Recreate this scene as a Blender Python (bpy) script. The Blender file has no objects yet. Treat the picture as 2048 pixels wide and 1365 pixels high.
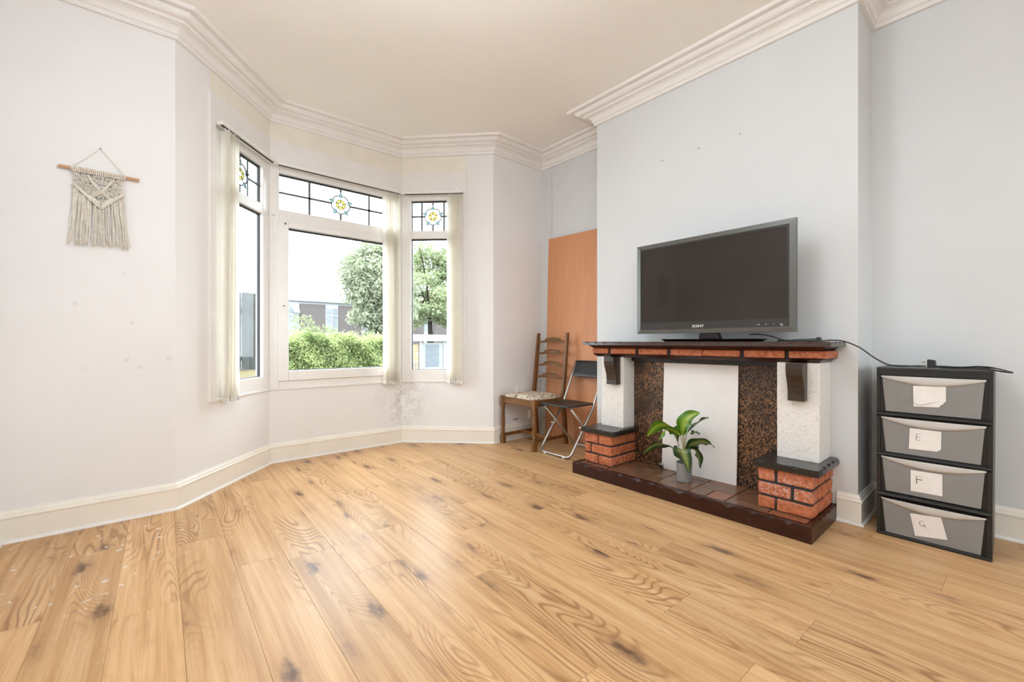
import bpy, bmesh, math, random
import numpy as np
from mathutils import Vector, Matrix

random.seed(7)
RNG = np.random.default_rng(11)
S = bpy.context.scene
COL = S.collection

# ------------------------------------------------------------------ camera
TH = math.radians(40.72)
cam_d = bpy.data.cameras.new('camera')
cam_d.sensor_width = 36.0
cam_d.lens = 862.0 / 2048.0 * 36.0
cam_d.shift_y = 1.5 / 2048.0
cam_d.clip_start = 0.02
cam_d.clip_end = 500
cam = bpy.data.objects.new('camera', cam_d)
cam.location = (0, 0, 1.0)
cam.rotation_euler = (math.pi / 2, 0, -TH)
COL.objects.link(cam)
S.camera = cam

# ------------------------------------------------------------------ world, exposure
SKY = 8.6
w = bpy.data.worlds.new('overcast_sky')
S.world = w
w.use_nodes = True
wn = w.node_tree.nodes
wn['Background'].inputs[0].default_value = (0.83, 0.925, 1.0, 1)
wn['Background'].inputs[1].default_value = SKY
S.view_settings.view_transform = 'Standard'
S.view_settings.look = 'None'
S.view_settings.gamma = 1.0
S.view_settings.use_curve_mapping = False
S.view_settings.exposure = 0.20
S.cycles.use_denoising = True
S.cycles.max_bounces = 10
S.cycles.diffuse_bounces = 6
S.cycles.glossy_bounces = 4
S.cycles.transparent_max_bounces = 16
S.cycles.caustics_reflective = False
S.cycles.caustics_refractive = False
S.cycles.sample_clamp_indirect = 12.0


# ------------------------------------------------------------------ helpers
class MB:
    """collects geometry in world coordinates"""
    def __init__(self):
        self.v = []
        self.f = []
        self.uv = {}

    def add(self, vs, fs):
        o = len(self.v)
        self.v += [tuple(p) for p in vs]
        self.f += [tuple(i + o for i in f) for f in fs]
        return o

    def box(self, x0, x1, y0, y1, z0, z1):
        vs = [(x, y, z) for z in (z0, z1) for y in (y0, y1) for x in (x0, x1)]
        self.add(vs, [(0, 2, 3, 1), (4, 5, 7, 6), (0, 1, 5, 4), (2, 6, 7, 3), (0, 4, 6, 2), (1, 3, 7, 5)])
        return self

    def hexa(self, b, t):
        """bottom quad and top quad, counter-clockwise from above"""
        self.add(list(b) + list(t), [(3, 2, 1, 0), (4, 5, 6, 7), (0, 1, 5, 4), (1, 2, 6, 5), (2, 3, 7, 6), (3, 0, 4, 7)])
        return self

    def prism(self, poly, fn, a, b):
        """poly: 2D points; fn(p, q, h) -> 3D; extruded from h=a to h=b"""
        n = len(poly)
        vs = [fn(p[0], p[1], a) for p in poly] + [fn(p[0], p[1], b) for p in poly]
        fs = [tuple(range(n)), tuple(range(2 * n - 1, n - 1, -1))]
        fs += [(i, i + n, (i + 1) % n + n, (i + 1) % n) for i in range(n)]
        self.add(vs, fs)
        return self

    def tube(self, pts, r, seg=8, cap=True, closed=False):
        pts = [Vector(p) for p in pts]
        n = len(pts)
        rs = r if isinstance(r, (list, tuple)) else [r] * n
        up = None
        rings = []
        for i in range(n):
            if closed:
                t = (pts[(i + 1) % n] - pts[i - 1]).normalized()
            else:
                t = (pts[min(i + 1, n - 1)] - pts[max(i - 1, 0)]).normalized()
            if up is None:
                up = Vector((0, 0, 1)) if abs(t.z) < .9 else Vector((1, 0, 0))
            a = t.cross(up)
            if a.length < 1e-6:
                a = t.cross(Vector((0.3, 1, 0.2)))
            a.normalize()
            b = a.cross(t).normalized()
            up = b
            rings.append([pts[i] + (a * math.cos(2 * math.pi * k / seg) + b * math.sin(2 * math.pi * k / seg)) * rs[i] for k in range(seg)])
        o = len(self.v)
        for ring in rings:
            self.v += [tuple(p) for p in ring]
        m = n if closed else n - 1
        for i in range(m):
            for k in range(seg):
                j = (i + 1) % n
                self.f.append((o + i * seg + k, o + i * seg + (k + 1) % seg, o + j * seg + (k + 1) % seg, o + j * seg + k))
        if cap and not closed:
            self.f.append(tuple(o + k for k in reversed(range(seg))))
            self.f.append(tuple(o + (n - 1) * seg + k for k in range(seg)))
        return self

    def lathe(self, prof, c, seg=20):
        """prof: (r, z) from bottom to top around vertical axis at c"""
        o = len(self.v)
        for r, z in prof:
            for k in range(seg):
                a = 2 * math.pi * k / seg
                self.v.append((c[0] + r * math.cos(a), c[1] + r * math.sin(a), c[2] + z))
        for i in range(len(prof) - 1):
            for k in range(seg):
                self.f.append((o + i * seg + k, o + i * seg + (k + 1) % seg, o + (i + 1) * seg + (k + 1) % seg, o + (i + 1) * seg + k))
        self.f.append(tuple(o + k for k in reversed(range(seg))))
        self.f.append(tuple(o + (len(prof) - 1) * seg + k for k in range(seg)))
        return self

    def blob(self, c, rx, ry, rz, seg=8, ring=5):
        o = len(self.v)
        self.v.append((c[0], c[1], c[2] - rz))
        for i in range(1, ring):
            ph = -math.pi / 2 + math.pi * i / ring
            for k in range(seg):
                a = 2 * math.pi * k / seg
                self.v.append((c[0] + rx * math.cos(ph) * math.cos(a), c[1] + ry * math.cos(ph) * math.sin(a), c[2] + rz * math.sin(ph)))
        self.v.append((c[0], c[1], c[2] + rz))
        top = len(self.v) - 1
        for k in range(seg):
            self.f.append((o, o + 1 + (k + 1) % seg, o + 1 + k))
            self.f.append((top, top - seg + k, top - seg + (k + 1) % seg))
        for i in range(ring - 2):
            for k in range(seg):
                a = o + 1 + i * seg
                self.f.append((a + k, a + (k + 1) % seg, a + seg + (k + 1) % seg, a + seg + k))
        return self

    def grid(self, fn, nu, nv, uvfn=None):
        o = len(self.v)
        for i in range(nu + 1):
            for j in range(nv + 1):
                self.v.append(tuple(fn(i / nu, j / nv)))
                if uvfn:
                    self.uv[len(self.v) - 1] = (i / nu, j / nv)
        for i in range(nu):
            for j in range(nv):
                a = o + i * (nv + 1) + j
                self.f.append((a, a + nv + 1, a + nv + 2, a + 1))
        return self


def base_of(o):
    p = Vector((0, 0, 0))
    while o is not None:
        p += o.location
        o = o.parent
    return p


def tag(o, label=None, cat=None, group=None, kind=None):
    if label:
        o['label'] = label
    if cat:
        o['category'] = cat
    if group:
        o['group'] = group
    if kind:
        o['kind'] = kind
    return o


def obj(name, mb, mat, parent=None, smooth=False, bevel=0, seg=2, fix=True, solid=0):
    me = bpy.data.meshes.new(name)
    off = base_of(parent) if parent else Vector((0, 0, 0))
    me.from_pydata([(a - off.x, b - off.y, c - off.z) for a, b, c in mb.v], [], mb.f)
    if fix:
        bm = bmesh.new()
        bm.from_mesh(me)
        bmesh.ops.recalc_face_normals(bm, faces=bm.faces)
        bm.to_mesh(me)
        bm.free()
    if mb.uv:
        lay = me.uv_layers.new(name='UVMap')
        for lp in me.loops:
            lay.data[lp.index].uv = mb.uv.get(lp.vertex_index, (0, 0))
    if smooth:
        me.polygons.foreach_set('use_smooth', [True] * len(me.polygons))
    me.materials.append(mat)
    o = bpy.data.objects.new(name, me)
    COL.objects.link(o)
    if parent:
        o.parent = parent
    if solid:
        m = o.modifiers.new('solid', 'SOLIDIFY')
        m.thickness = solid
        m.offset = 0
    if bevel:
        m = o.modifiers.new('bevel', 'BEVEL')
        m.width = bevel
        m.segments = seg
        m.limit_method = 'ANGLE'
        m.angle_limit = math.radians(40)
        m.harden_normals = False
    return o


def thing(name, loc, label=None, cat=None, group=None, kind=None):
    o = bpy.data.objects.new(name, None)
    o.empty_display_size = 0.1
    o.location = loc
    COL.objects.link(o)
    return tag(o, label, cat, group, kind)


def struct(name, mb, mat, **k):
    o = obj(name, mb, mat, **k)
    o['kind'] = 'structure'
    return o


# ------------------------------------------------------------------ materials
class NT:
    def __init__(self, name):
        self.m = bpy.data.materials.new(name)
        self.m.use_nodes = True
        self.t = self.m.node_tree
        self.b = self.t.nodes['Principled BSDF']
        self.out = self.t.nodes['Material Output']

    def n(self, typ, **k):
        nd = self.t.nodes.new(typ)
        for a, b in k.items():
            setattr(nd, a, b)
        return nd

    def l(self, a, b):
        self.t.links.new(a, b)

    def val(self, sock, v):
        if hasattr(v, 'is_linked') or isinstance(v, bpy.types.NodeSocket):
            self.l(v, sock)
        else:
            sock.default_value = v

    def math(self, op, a, b=0.0, c=0.0, clamp=False):
        nd = self.n('ShaderNodeMath', operation=op, use_clamp=clamp)
        self.val(nd.inputs[0], a)
        self.val(nd.inputs[1], b)
        self.val(nd.inputs[2], c)
        return nd.outputs[0]

    def mapping(self, src, scale=(1, 1, 1), loc=(0, 0, 0), rot=(0, 0, 0)):
        nd = self.n('ShaderNodeMapping')
        self.l(src, nd.inputs[0])
        nd.inputs['Scale'].default_value = scale
        nd.inputs['Location'].default_value = loc
        nd.inputs['Rotation'].default_value = rot
        return nd.outputs[0]

    def noise(self, vec, scale, detail=2, rough=.5, dist=0):
        nd = self.n('ShaderNodeTexNoise')
        self.l(vec, nd.inputs['Vector'])
        nd.inputs['Scale'].default_value = scale
        nd.inputs['Detail'].default_value = detail
        nd.inputs['Roughness'].default_value = rough
        nd.inputs['Distortion'].default_value = dist
        return nd.outputs['Fac']

    def ramp(self, fac, stops, interp='LINEAR'):
        nd = self.n('ShaderNodeValToRGB')
        cr = nd.color_ramp
        cr.interpolation = interp
        while len(cr.elements) < len(stops):
            cr.elements.new(0.5)
        for e, (p, c) in zip(cr.elements, stops):
            e.position = p
            e.color = (c[0], c[1], c[2], 1) if hasattr(c, '__len__') else (c, c, c, 1)
        self.l(fac, nd.inputs[0])
        return nd.outputs[0]

    def mix(self, fac, a, b, mode='MIX'):
        nd = self.n('ShaderNodeMix', data_type='RGBA', blend_type=mode)
        self.val(nd.inputs['Factor'], fac)
        for s, v in ((nd.inputs['A'], a), (nd.inputs['B'], b)):
            if isinstance(v, bpy.types.NodeSocket):
                self.l(v, s)
            else:
                s.default_value = (v[0], v[1], v[2], 1)
        return nd.outputs['Result']

    def smooth(self, x, lo, hi, a=0.0, b=1.0):
        nd = self.n('ShaderNodeMapRange', interpolation_type='SMOOTHSTEP')
        self.val(nd.inputs['Value'], x)
        nd.inputs['From Min'].default_value = lo
        nd.inputs['From Max'].default_value = hi
        nd.inputs['To Min'].default_value = a
        nd.inputs['To Max'].default_value = b
        return nd.outputs[0]

    def bump(self, h, strength=.3, dist=.01):
        nd = self.n('ShaderNodeBump')
        nd.inputs['Strength'].default_value = strength
        nd.inputs['Distance'].default_value = dist
        self.l(h, nd.inputs['Height'])
        self.l(nd.outputs[0], self.b.inputs['Normal'])

    def set(self, color=None, rough=None, metal=None, spec=None):
        if color is not None:
            if isinstance(color, bpy.types.NodeSocket):
                self.l(color, self.b.inputs['Base Color'])
            else:
                self.b.inputs['Base Color'].default_value = (*color[:3], 1)
        for k, v in (('Roughness', rough), ('Metallic', metal), ('Specular IOR Level', spec)):
            if v is not None:
                self.val(self.b.inputs[k], v)
        return self

    def obj(self):
        return self.n('ShaderNodeTexCoord').outputs['Object']

    def pos(self):
        return self.n('ShaderNodeNewGeometry').outputs['Position']


def plain(name, col, rough=.5, metal=0, spec=.5, var=.06, scale=8, bump=0, bscale=60):
    t = NT(name)
    p = t.pos()
    f = t.noise(p, scale, 4, .6)
    lo = tuple(c * (1 - var) for c in col)
    hi = tuple(min(1, c * (1 + var)) for c in col)
    t.set(t.ramp(f, [(.3, lo), (.7, hi)]), rough, metal, spec)
    if bump:
        t.bump(t.noise(p, bscale, 3), bump, .004)
    return t.m


def m_wall(name, col, var=.03, smudge=(), mould=False):
    t = NT(name)
    p = t.pos()
    c = t.ramp(t.noise(p, 1.3, 5, .6), [(.3, tuple(x * (1 - var) for x in col)), (.7, tuple(min(1, x * (1 + var * .6)) for x in col))])
    sp = t.smooth(t.noise(p, 5.2, 2, .5), .715, .76)
    c = t.mix(t.math('MULTIPLY', sp, .10), c, tuple(x * .7 for x in col))
    for q in smudge:            # old filler dabs and scuffs
        d = t.n('ShaderNodeVectorMath', operation='DISTANCE')
        t.l(p, d.inputs[0])
        d.inputs[1].default_value = q[:3]
        c = t.mix(t.smooth(d.outputs['Value'], q[3], q[3] * .45, 0, .16), c, tuple(x * .45 for x in col))
    if mould:
        # grey mould speckle around the foot of the bay's far corner
        d = t.n('ShaderNodeVectorMath', operation='DISTANCE')
        t.l(t.mapping(p, (1, 1, .75)), d.inputs[0])
        d.inputs[1].default_value = (1.99, 3.97, .46 * .75)
        near = t.smooth(d.outputs['Value'], .38, .03)
        sp = t.smooth(t.noise(p, 42, 4, .75), .50, .66)
        blot = t.smooth(t.noise(p, 9, 3, .6), .42, .66)
        f = t.math('MULTIPLY', near, t.math('ADD', t.math('MULTIPLY', sp, .36), t.math('MULTIPLY', blot, .26)), clamp=True)
        c = t.mix(f, c, (.22, .20, .20))
    t.set(c, .75, 0, .25)
    t.bump(t.noise(p, 35, 4, .6), .06, .004)
    return t.m


M = {}
WARM = (.84, .825, .82)
M['wall_warm'] = m_wall('painted_wall_warm_white', WARM, smudge=((-.267, 3.265, 1.205, .018), (-.062, 3.265, .898, .016), (-.039, 3.265, 1.108, .016), (-.007, 3.265, .854, .017), (.125, 3.265, .899, .018), (-.075, 3.265, 1.383, .010)))
M['wall_bay'] = m_wall('painted_wall_warm_white_mould', WARM, mould=True)
M['wall_cool'] = m_wall('painted_wall_cool_grey', (.70, .715, .722))
M['ceiling'] = plain('ceiling_paint', (.93, .90, .855), .85, var=.02, scale=1.2, spec=.2)
M['cornice'] = plain('cornice_paint', (.85, .82, .795), .6, var=.02, spec=.3)
M['cream_band'] = plain('cream_paint_band', (.85, .80, .715), .6, var=.03, spec=.3)
M['skirting'] = plain('cream_skirting_paint', (.87, .83, .745), .4, var=.03, scale=5)
M['bead'] = plain('white_skirting_bead', (.84, .83, .81), .4, var=.05, scale=14)
M['upvc'] = plain('white_upvc', (.84, .815, .79), .28, var=.02)
M['white_board'] = plain('white_painted_board', (.84, .81, .79), .5, var=.03, scale=5)
M['gasket'] = plain('black_rubber_gasket', (.02, .019, .018), .5)
M['lead'] = plain('lead_came', (.12, .135, .14), .5, .3)
M['black_plastic'] = plain('black_plastic', (.014, .014, .013), .35, var=.1)
M['gloss_black'] = plain('glossy_black', (.006, .006, .006), .12, var=.1)
M['steel'] = plain('brushed_steel_tube', (.50, .48, .45), .32, .9)
M['white_plastic'] = plain('white_plastic', (.84, .83, .80), .35, var=.02)
M['paper'] = plain('note_paper', (.84, .80, .765), .8, var=.03, scale=30)
M['ink'] = plain('black_ink', (.01, .01, .012), .6)
M['mortar'] = plain('dark_mortar', (.035, .033, .032), .8, var=.3, scale=60, bump=.4, bscale=120)
M['underlay'] = plain('brown_floor_core', (.30, .17, .085), .9)
M['slate'] = plain('black_slate_slab', (.016, .015, .014), .22, var=.3, scale=20, bump=.12, bscale=40)
M['dark_wood'] = plain('dark_stained_timber', (.036, .0105, .006), .34, spec=.3, var=.35, scale=18, bump=.1, bscale=70)
M['dark_wood_lit'] = plain('dark_timber_lit', (.046, .022, .016), .22, spec=.65, var=.3, scale=18, bump=.1, bscale=70)  # paler, glossier copy of dark_wood; bright wall's reflection put into the finish
M['corbel_wood'] = plain('brown_stained_timber', (.034, .021, .014), .35, var=.3, scale=18)
M['grey_pot'] = plain('grey_ceramic', (.24, .235, .235), .45, var=.04)
M['soil'] = plain('dark_soil', (.03, .022, .015), .9, var=.3, scale=80)
M['cotton'] = plain('cream_cotton_cord', (.80, .745, .66), .9, var=.12, scale=60, bump=.4, bscale=400)
M['dowel'] = plain('beech_dowel', (.55, .33, .19), .55, var=.12, scale=30)
M['brass'] = plain('dull_chrome', (.45, .42, .38), .3, .9)
M['tarmac'] = plain('grey_tarmac', (.075, .075, .075), .9, var=.2, scale=3, spec=.08)
M['sandstone'] = plain('yellow_sandstone', (.13, .105, .055), .9, var=.2, scale=6, spec=.08)
M['fence'] = plain('grey_fence_board', (.06, .06, .056), .8, var=.25, scale=7, spec=.08)
M['bldg_white'] = plain('white_render', (.45, .45, .45), .8, var=.05, spec=.08)
M['bldg_brown'] = plain('brown_brick_cladding', (.12, .10, .095), .9, var=.2, scale=12, spec=.08)
M['bldg_glass'] = plain('window_glass_grey', (.16, .17, .18), .15, var=.2, scale=2)
M['shelter_frame'] = plain('pale_grey_aluminium', (.30, .31, .31), .5, spec=.08)
M['shelter_roof'] = plain('brown_grey_roof', (.22, .20, .17), .8, var=.2, spec=.08)
M['shelter_panel'] = plain('grey_panel', (.22, .22, .215), .3, var=.1, spec=.08)
M['shelter_dark'] = plain('blue_grey_panel', (.13, .14, .15), .3, var=.1, spec=.08)
M['bark'] = plain('grey_brown_bark', (.030, .024, .018), .9, var=.3, scale=20, spec=.08)
M['chimney_void'] = plain('dark_chimney_lining', (.01, .009, .008), .9)


def m_leafy(name, lo, hi, scale=1.5):
    t = NT(name)
    p = t.pos()
    f = t.math('ADD', t.math('MULTIPLY', t.noise(p, scale, 3, .6), .65), t.math('MULTIPLY', t.noise(p, scale * 14, 2), .35))
    c = t.ramp(f, [(.36, lo), (.66, hi)])
    t.set(c, .6, 0, .08)
    tr = t.n('ShaderNodeBsdfTranslucent')
    t.l(c, tr.inputs[0])
    mx = t.n('ShaderNodeMixShader')
    mx.inputs[0].default_value = .35
    t.l(t.b.outputs[0], mx.inputs[1])
    t.l(tr.outputs[0], mx.inputs[2])
    t.l(mx.outputs[0], t.out.inputs[0])
    return t.m


M['hedge'] = m_leafy('privet_hedge_leaf', (.14, .19, .06), (.58, .64, .30), 2.5)
M['tree_a'] = m_leafy('tree_leaf_grey_green', (.20, .215, .14), (.44, .47, .32), 1.0)
M['tree_b'] = m_leafy('tree_leaf_green', (.19, .225, .12), (.42, .47, .26), 1.2)
M['bush'] = m_leafy('shrub_leaf', (.15, .175, .085), (.36, .39, .21), 1.6)
M['ivy'] = m_leafy('ivy_leaf', (.07, .09, .04), (.18, .21, .10), 2.0)


def m_glass(name, tint=(1, 1, 1), refl=.055):
    t = NT(name)
    t.t.nodes.remove(t.b)
    tr = t.n('ShaderNodeBsdfTransparent')
    tr.inputs[0].default_value = (*tint, 1)
    gl = t.n('ShaderNodeBsdfGlossy')
    gl.inputs['Roughness'].default_value = .02
    fr = t.n('ShaderNodeFresnel')
    fr.inputs[0].default_value = 1.45
    n = t.noise(t.pos(), 3.0, 2)
    front = t.math('SUBTRACT', 1.0, t.n('ShaderNodeNewGeometry').outputs['Backfacing'])     # reflect once per pane
    fac = t.math('MULTIPLY', t.math('MULTIPLY', fr.outputs[0], front), t.math('ADD', t.math('MULTIPLY', n, .1), .8), clamp=True)
    mx = t.n('ShaderNodeMixShader')
    t.l(fac, mx.inputs[0])
    t.l(tr.outputs[0], mx.inputs[1])
    t.l(gl.outputs[0], mx.inputs[2])
    t.l(mx.outputs[0], t.out.inputs[0])
    return t.m


M['glass'] = m_glass('clear_window_glass', (.96, .975, .97))
M['glass_yellow'] = m_glass('yellow_stained_glass', (.42, .37, .17))
M['glass_teal'] = m_glass('teal_stained_glass', (.235, .31, .31))


def m_translucent(name, col, fac, rough=.6, clear=0.0, clear_col=(1, 1, 1)):
    t = NT(name)
    p = t.pos()
    c = t.ramp(t.noise(p, 14, 3), [(.3, tuple(x * .95 for x in col)), (.7, col)])
    t.set(c, rough, 0, .4)
    sh = t.b.outputs[0]
    if fac:
        tr = t.n('ShaderNodeBsdfTranslucent')
        t.l(c, tr.inputs[0])
        mx = t.n('ShaderNodeMixShader')
        mx.inputs[0].default_value = fac
        t.l(sh, mx.inputs[1])
        t.l(tr.outputs[0], mx.inputs[2])
        sh = mx.outputs[0]
    if clear:
        tp = t.n('ShaderNodeBsdfTransparent')
        tp.inputs[0].default_value = (*clear_col, 1)
        mx = t.n('ShaderNodeMixShader')
        mx.inputs[0].default_value = clear
        t.l(sh, mx.inputs[1])
        t.l(tp.outputs[0], mx.inputs[2])
        sh = mx.outputs[0]
    t.l(sh, t.out.inputs[0])
    return t.m


M['slat'] = m_translucent('cream_blind_fabric', (.95, .915, .85), .45, .8)
M['drawer'] = m_translucent('smoky_translucent_plastic', (.56, .545, .53), .25, .25, .50, (.95, .95, .95))
M['drawer_lip'] = m_translucent('frosted_plastic_lip', (.86, .87, .87), .2, .25, .06)


def m_plank():
    t = NT('oak_laminate_plank')
    oi = t.n('ShaderNodeObjectInfo')
    rnd = oi.outputs['Random']
    co = t.obj()
    off = t.n('ShaderNodeCombineXYZ')
    t.l(t.math('MULTIPLY', rnd, 37.0), off.inputs[0])
    t.l(t.math('MULTIPLY', rnd, 91.0), off.inputs[1])
    t.l(t.math('MULTIPLY', rnd, 13.0), off.inputs[2])
    ad = t.n('ShaderNodeVectorMath', operation='ADD')
    t.l(co, ad.inputs[0])
    t.l(off.outputs[0], ad.inputs[1])
    p = ad.outputs[0]
    # growth-ring field: contours of a stretched noise
    f1 = t.noise(t.mapping(p, (6.0, 1.05, 1)), 1.0, 1.2, .45, .35)
    ph = t.math('ADD', t.math('MULTIPLY', f1, 165.0), t.math('MULTIPLY', t.noise(t.mapping(p, (26, 5, 1)), 1.0, 2), 3.2))
    rings = t.math('ADD', t.math('MULTIPLY', t.math('SINE', ph), .5), .5)
    rings = t.math('POWER', rings, 3.6)
    rmask = t.smooth(t.noise(t.mapping(p, (4.2, 1.0, 1), (7, 3, 0)), 1.0, 2), .43, .68)
    fine = t.noise(t.mapping(p, (190, 5, 1)), 1.0, 3, .6)
    mid = t.noise(t.mapping(p, (34, 1.1, 1), (3, 1, 0)), 1.0, 3, .6)
    # knots and dark streaks
    kn = t.n('ShaderNodeTexVoronoi', feature='F1')
    t.l(t.mapping(p, (6.2, 2.1, 1)), kn.inputs['Vector'])
    kn.inputs['Scale'].default_value = 1.0
    kd = t.math('ADD', kn.outputs['Distance'], t.math('MULTIPLY', t.math('SUBTRACT', t.noise(t.mapping(p, (42, 16, 1)), 1.0, 3), .5), .30))
    knot = t.smooth(kd, .20, .02)
    halo = t.smooth(kd, .42, .06)
    streak = t.smooth(t.noise(t.mapping(p, (17, .75, 1), (11, 5, 0)), 1.0, 3, .65), .66, .82)
    c = t.ramp(mid, [(.30, (.50, .280, .122)), (.52, (.64, .390, .192)), (.72, (.72, .475, .262))])
    c = t.mix(t.math('MULTIPLY', t.smooth(fine, .42, .70), .28), c, (.43, .225, .085))
    c = t.mix(t.math('MULTIPLY', rings, t.math('ADD', t.math('MULTIPLY', rmask, .68), .04)), c, (.25, .108, .040))
    c = t.mix(t.math('MULTIPLY', halo, .48), c, (.36, .185, .085))
    c = t.mix(t.math('MULTIPLY', streak, .70), c, (.26, .125, .050))
    c = t.mix(t.math('MULTIPLY', knot, .85), c, (.10, .052, .034))
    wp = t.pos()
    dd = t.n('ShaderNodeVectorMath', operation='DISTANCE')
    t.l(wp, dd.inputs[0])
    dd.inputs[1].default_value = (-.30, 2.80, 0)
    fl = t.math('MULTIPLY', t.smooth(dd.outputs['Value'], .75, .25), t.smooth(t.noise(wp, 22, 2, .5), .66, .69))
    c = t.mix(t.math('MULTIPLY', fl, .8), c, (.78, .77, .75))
    tone = t.math('ADD', t.math('MULTIPLY', rnd, .16), .92)
    mul = t.n('ShaderNodeVectorMath', operation='SCALE')
    t.l(c, mul.inputs[0])
    t.l(tone, mul.inputs['Scale'])
    rough = t.math('ADD', t.math('MULTIPLY', t.noise(t.pos(), 2.2, 4, .65), .14), .26)
    t.set(mul.outputs[0], rough, 0, .2)
    t.bump(t.math('ADD', t.math('MULTIPLY', fine, .5), t.math('MULTIPLY', rings, .3)), .05, .002)
    return t.m


M['plank'] = m_plank()


def m_brick():
    t = NT('rustic_orange_red_brick')
    p = t.pos()
    rnd = t.n('ShaderNodeObjectInfo').outputs['Random']
    a = t.noise(p, 38, 5, .7)
    c = t.ramp(a, [(.30, (.26, .050, .020)), (.50, (.52, .150, .060)), (.70, (.66, .27, .15))])
    c = t.mix(t.math('MULTIPLY', rnd, .35), c, (.55, .16, .055))
    sc = t.smooth(t.noise(p, 70, 4, .7), .62, .74)
    c = t.mix(t.math('MULTIPLY', sc, .35), c, (.62, .48, .40))
    d = t.n('ShaderNodeVectorMath', operation='DISTANCE')       # lime splash left on the pier
    t.l(t.mapping(p, (1, .7, 1.5)), d.inputs[0])
    d.inputs[1].default_value = (2.61, .80 * .7, .215 * 1.5)
    sp = t.math('MULTIPLY', t.smooth(d.outputs['Value'], .17, .02), t.smooth(t.noise(p, 60, 4, .7), .47, .60))
    c = t.mix(t.math('MULTIPLY', sp, .5), c, (.72, .66, .60))
    t.set(c, .6, 0, .4)
    t.bump(t.math('ADD', a, t.math('MULTIPLY', t.noise(p, 15, 3), .8)), .9, .012)
    return t.m


M['brick'] = m_brick()


def m_tile():
    t = NT('quarry_tile_brown_red')
    p = t.pos()
    rnd = t.n('ShaderNodeObjectInfo').outputs['Random']
    c = t.ramp(t.noise(p, 16, 4, .6), [(.3, (.135, .070, .040)), (.7, (.20, .100, .056))])
    red = t.smooth(t.math('ADD', t.math('MULTIPLY', t.noise(p, 9, 2), .25), t.math('MULTIPLY', rnd, .85)), .55, .85)
    c = t.mix(t.math('MULTIPLY', red, .6), c, (.33, .105, .050))
    t.set(c, .24, 0, .5)
    t.bump(t.noise(p, 40, 3), .08, .003)
    return t.m


M['tile'] = m_tile()


def m_copper():
    t = NT('hammered_black_copper_panel')
    p = t.pos()
    n1 = t.noise(p, 48, 2.5, .6, .6)
    band = t.math('ABSOLUTE', t.math('SUBTRACT', n1, .5))
    worm = t.smooth(band, .055, .018)
    big = t.smooth(t.noise(p, 5, 2), .30, .62)
    f = t.math('MULTIPLY', worm, t.math('ADD', t.math('MULTIPLY', big, .7), .25), clamp=True)
    c = t.mix(f, (.018, .010, .007), (.40, .215, .115))
    t.set(c, .35, t.math('MULTIPLY', f, .6), .5)
    t.bump(n1, .5, .006)
    return t.m


M['copper'] = m_copper()


def m_plaster():
    t = NT('rough_white_plaster')
    p = t.pos()
    c = t.ramp(t.noise(p, 55, 4, .7), [(.28, (.60, .55, .49)), (.45, (.80, .765, .725))])
    t.set(c, .8, 0, .3)
    t.bump(t.math('ADD', t.noise(p, 60, 4, .6), t.math('MULTIPLY', t.noise(p, 150, 2), .5)), .55, .008)
    return t.m


M['plaster'] = m_plaster()


def m_wood(name, lo, mid, hi, axis='z', rough=.4, k=1.0):
    t = NT(name)
    sc = {'z': (40 * k, 40 * k, 2.5), 'x': (2.5, 40 * k, 40 * k), 'y': (40 * k, 2.5, 40 * k)}[axis]
    p = t.mapping(t.pos(), sc)
    f = t.noise(p, 1.0, 4, .65, .3)
    c = t.ramp(f, [(.25, lo), (.5, mid), (.75, hi)])
    t.set(c, rough, 0, .5)
    t.bump(f, .06, .003)
    return t.m


M['chair_oak'] = m_wood('brown_stained_oak', (.085, .034, .008), (.185, .078, .020), (.29, .135, .042), 'z', .35)
M['chair_oak_y'] = m_wood('brown_stained_oak_slat', (.085, .034, .008), (.165, .072, .020), (.25, .118, .038), 'y', .35)
M['panel_wood'] = m_wood('beech_veneer_board', (.55, .235, .105), (.61, .275, .130), (.66, .315, .160), 'z', .5, 2.2)


def m_seatfab():
    t = NT('floral_tapestry_seat_fabric')
    p = t.pos()
    a = t.noise(p, 34, 3, .7, .8)
    c = t.ramp(a, [(.30, (.10, .055, .035)), (.42, (.30, .17, .11)), (.52, (.66, .58, .47)), (.66, (.70, .62, .52)), (.8, (.32, .20, .12))])
    t.set(c, .95, 0, .1)
    t.bump(t.noise(p, 240, 2), .4, .002)
    return t.m


M['seat_fabric'] = m_seatfab()


def m_screen():
    t = NT('matte_black_tv_screen')
    n = t.noise(t.pos(), 3, 3)
    t.set(t.ramp(n, [(.3, (.022, .016, .012)), (.7, (.028, .021, .016))]), .06, 0, .42)
    return t.m


M['screen'] = m_screen()
M['tv_bezel'] = plain('graphite_tv_frame', (.115, .115, .105), .32, .35, var=.03)
M['tv_inner'] = plain('dark_tv_bezel', (.035, .034, .031), .16, 0, var=.04)
M['tv_white'] = plain('silver_lettering', (.62, .62, .60), .4)


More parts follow.
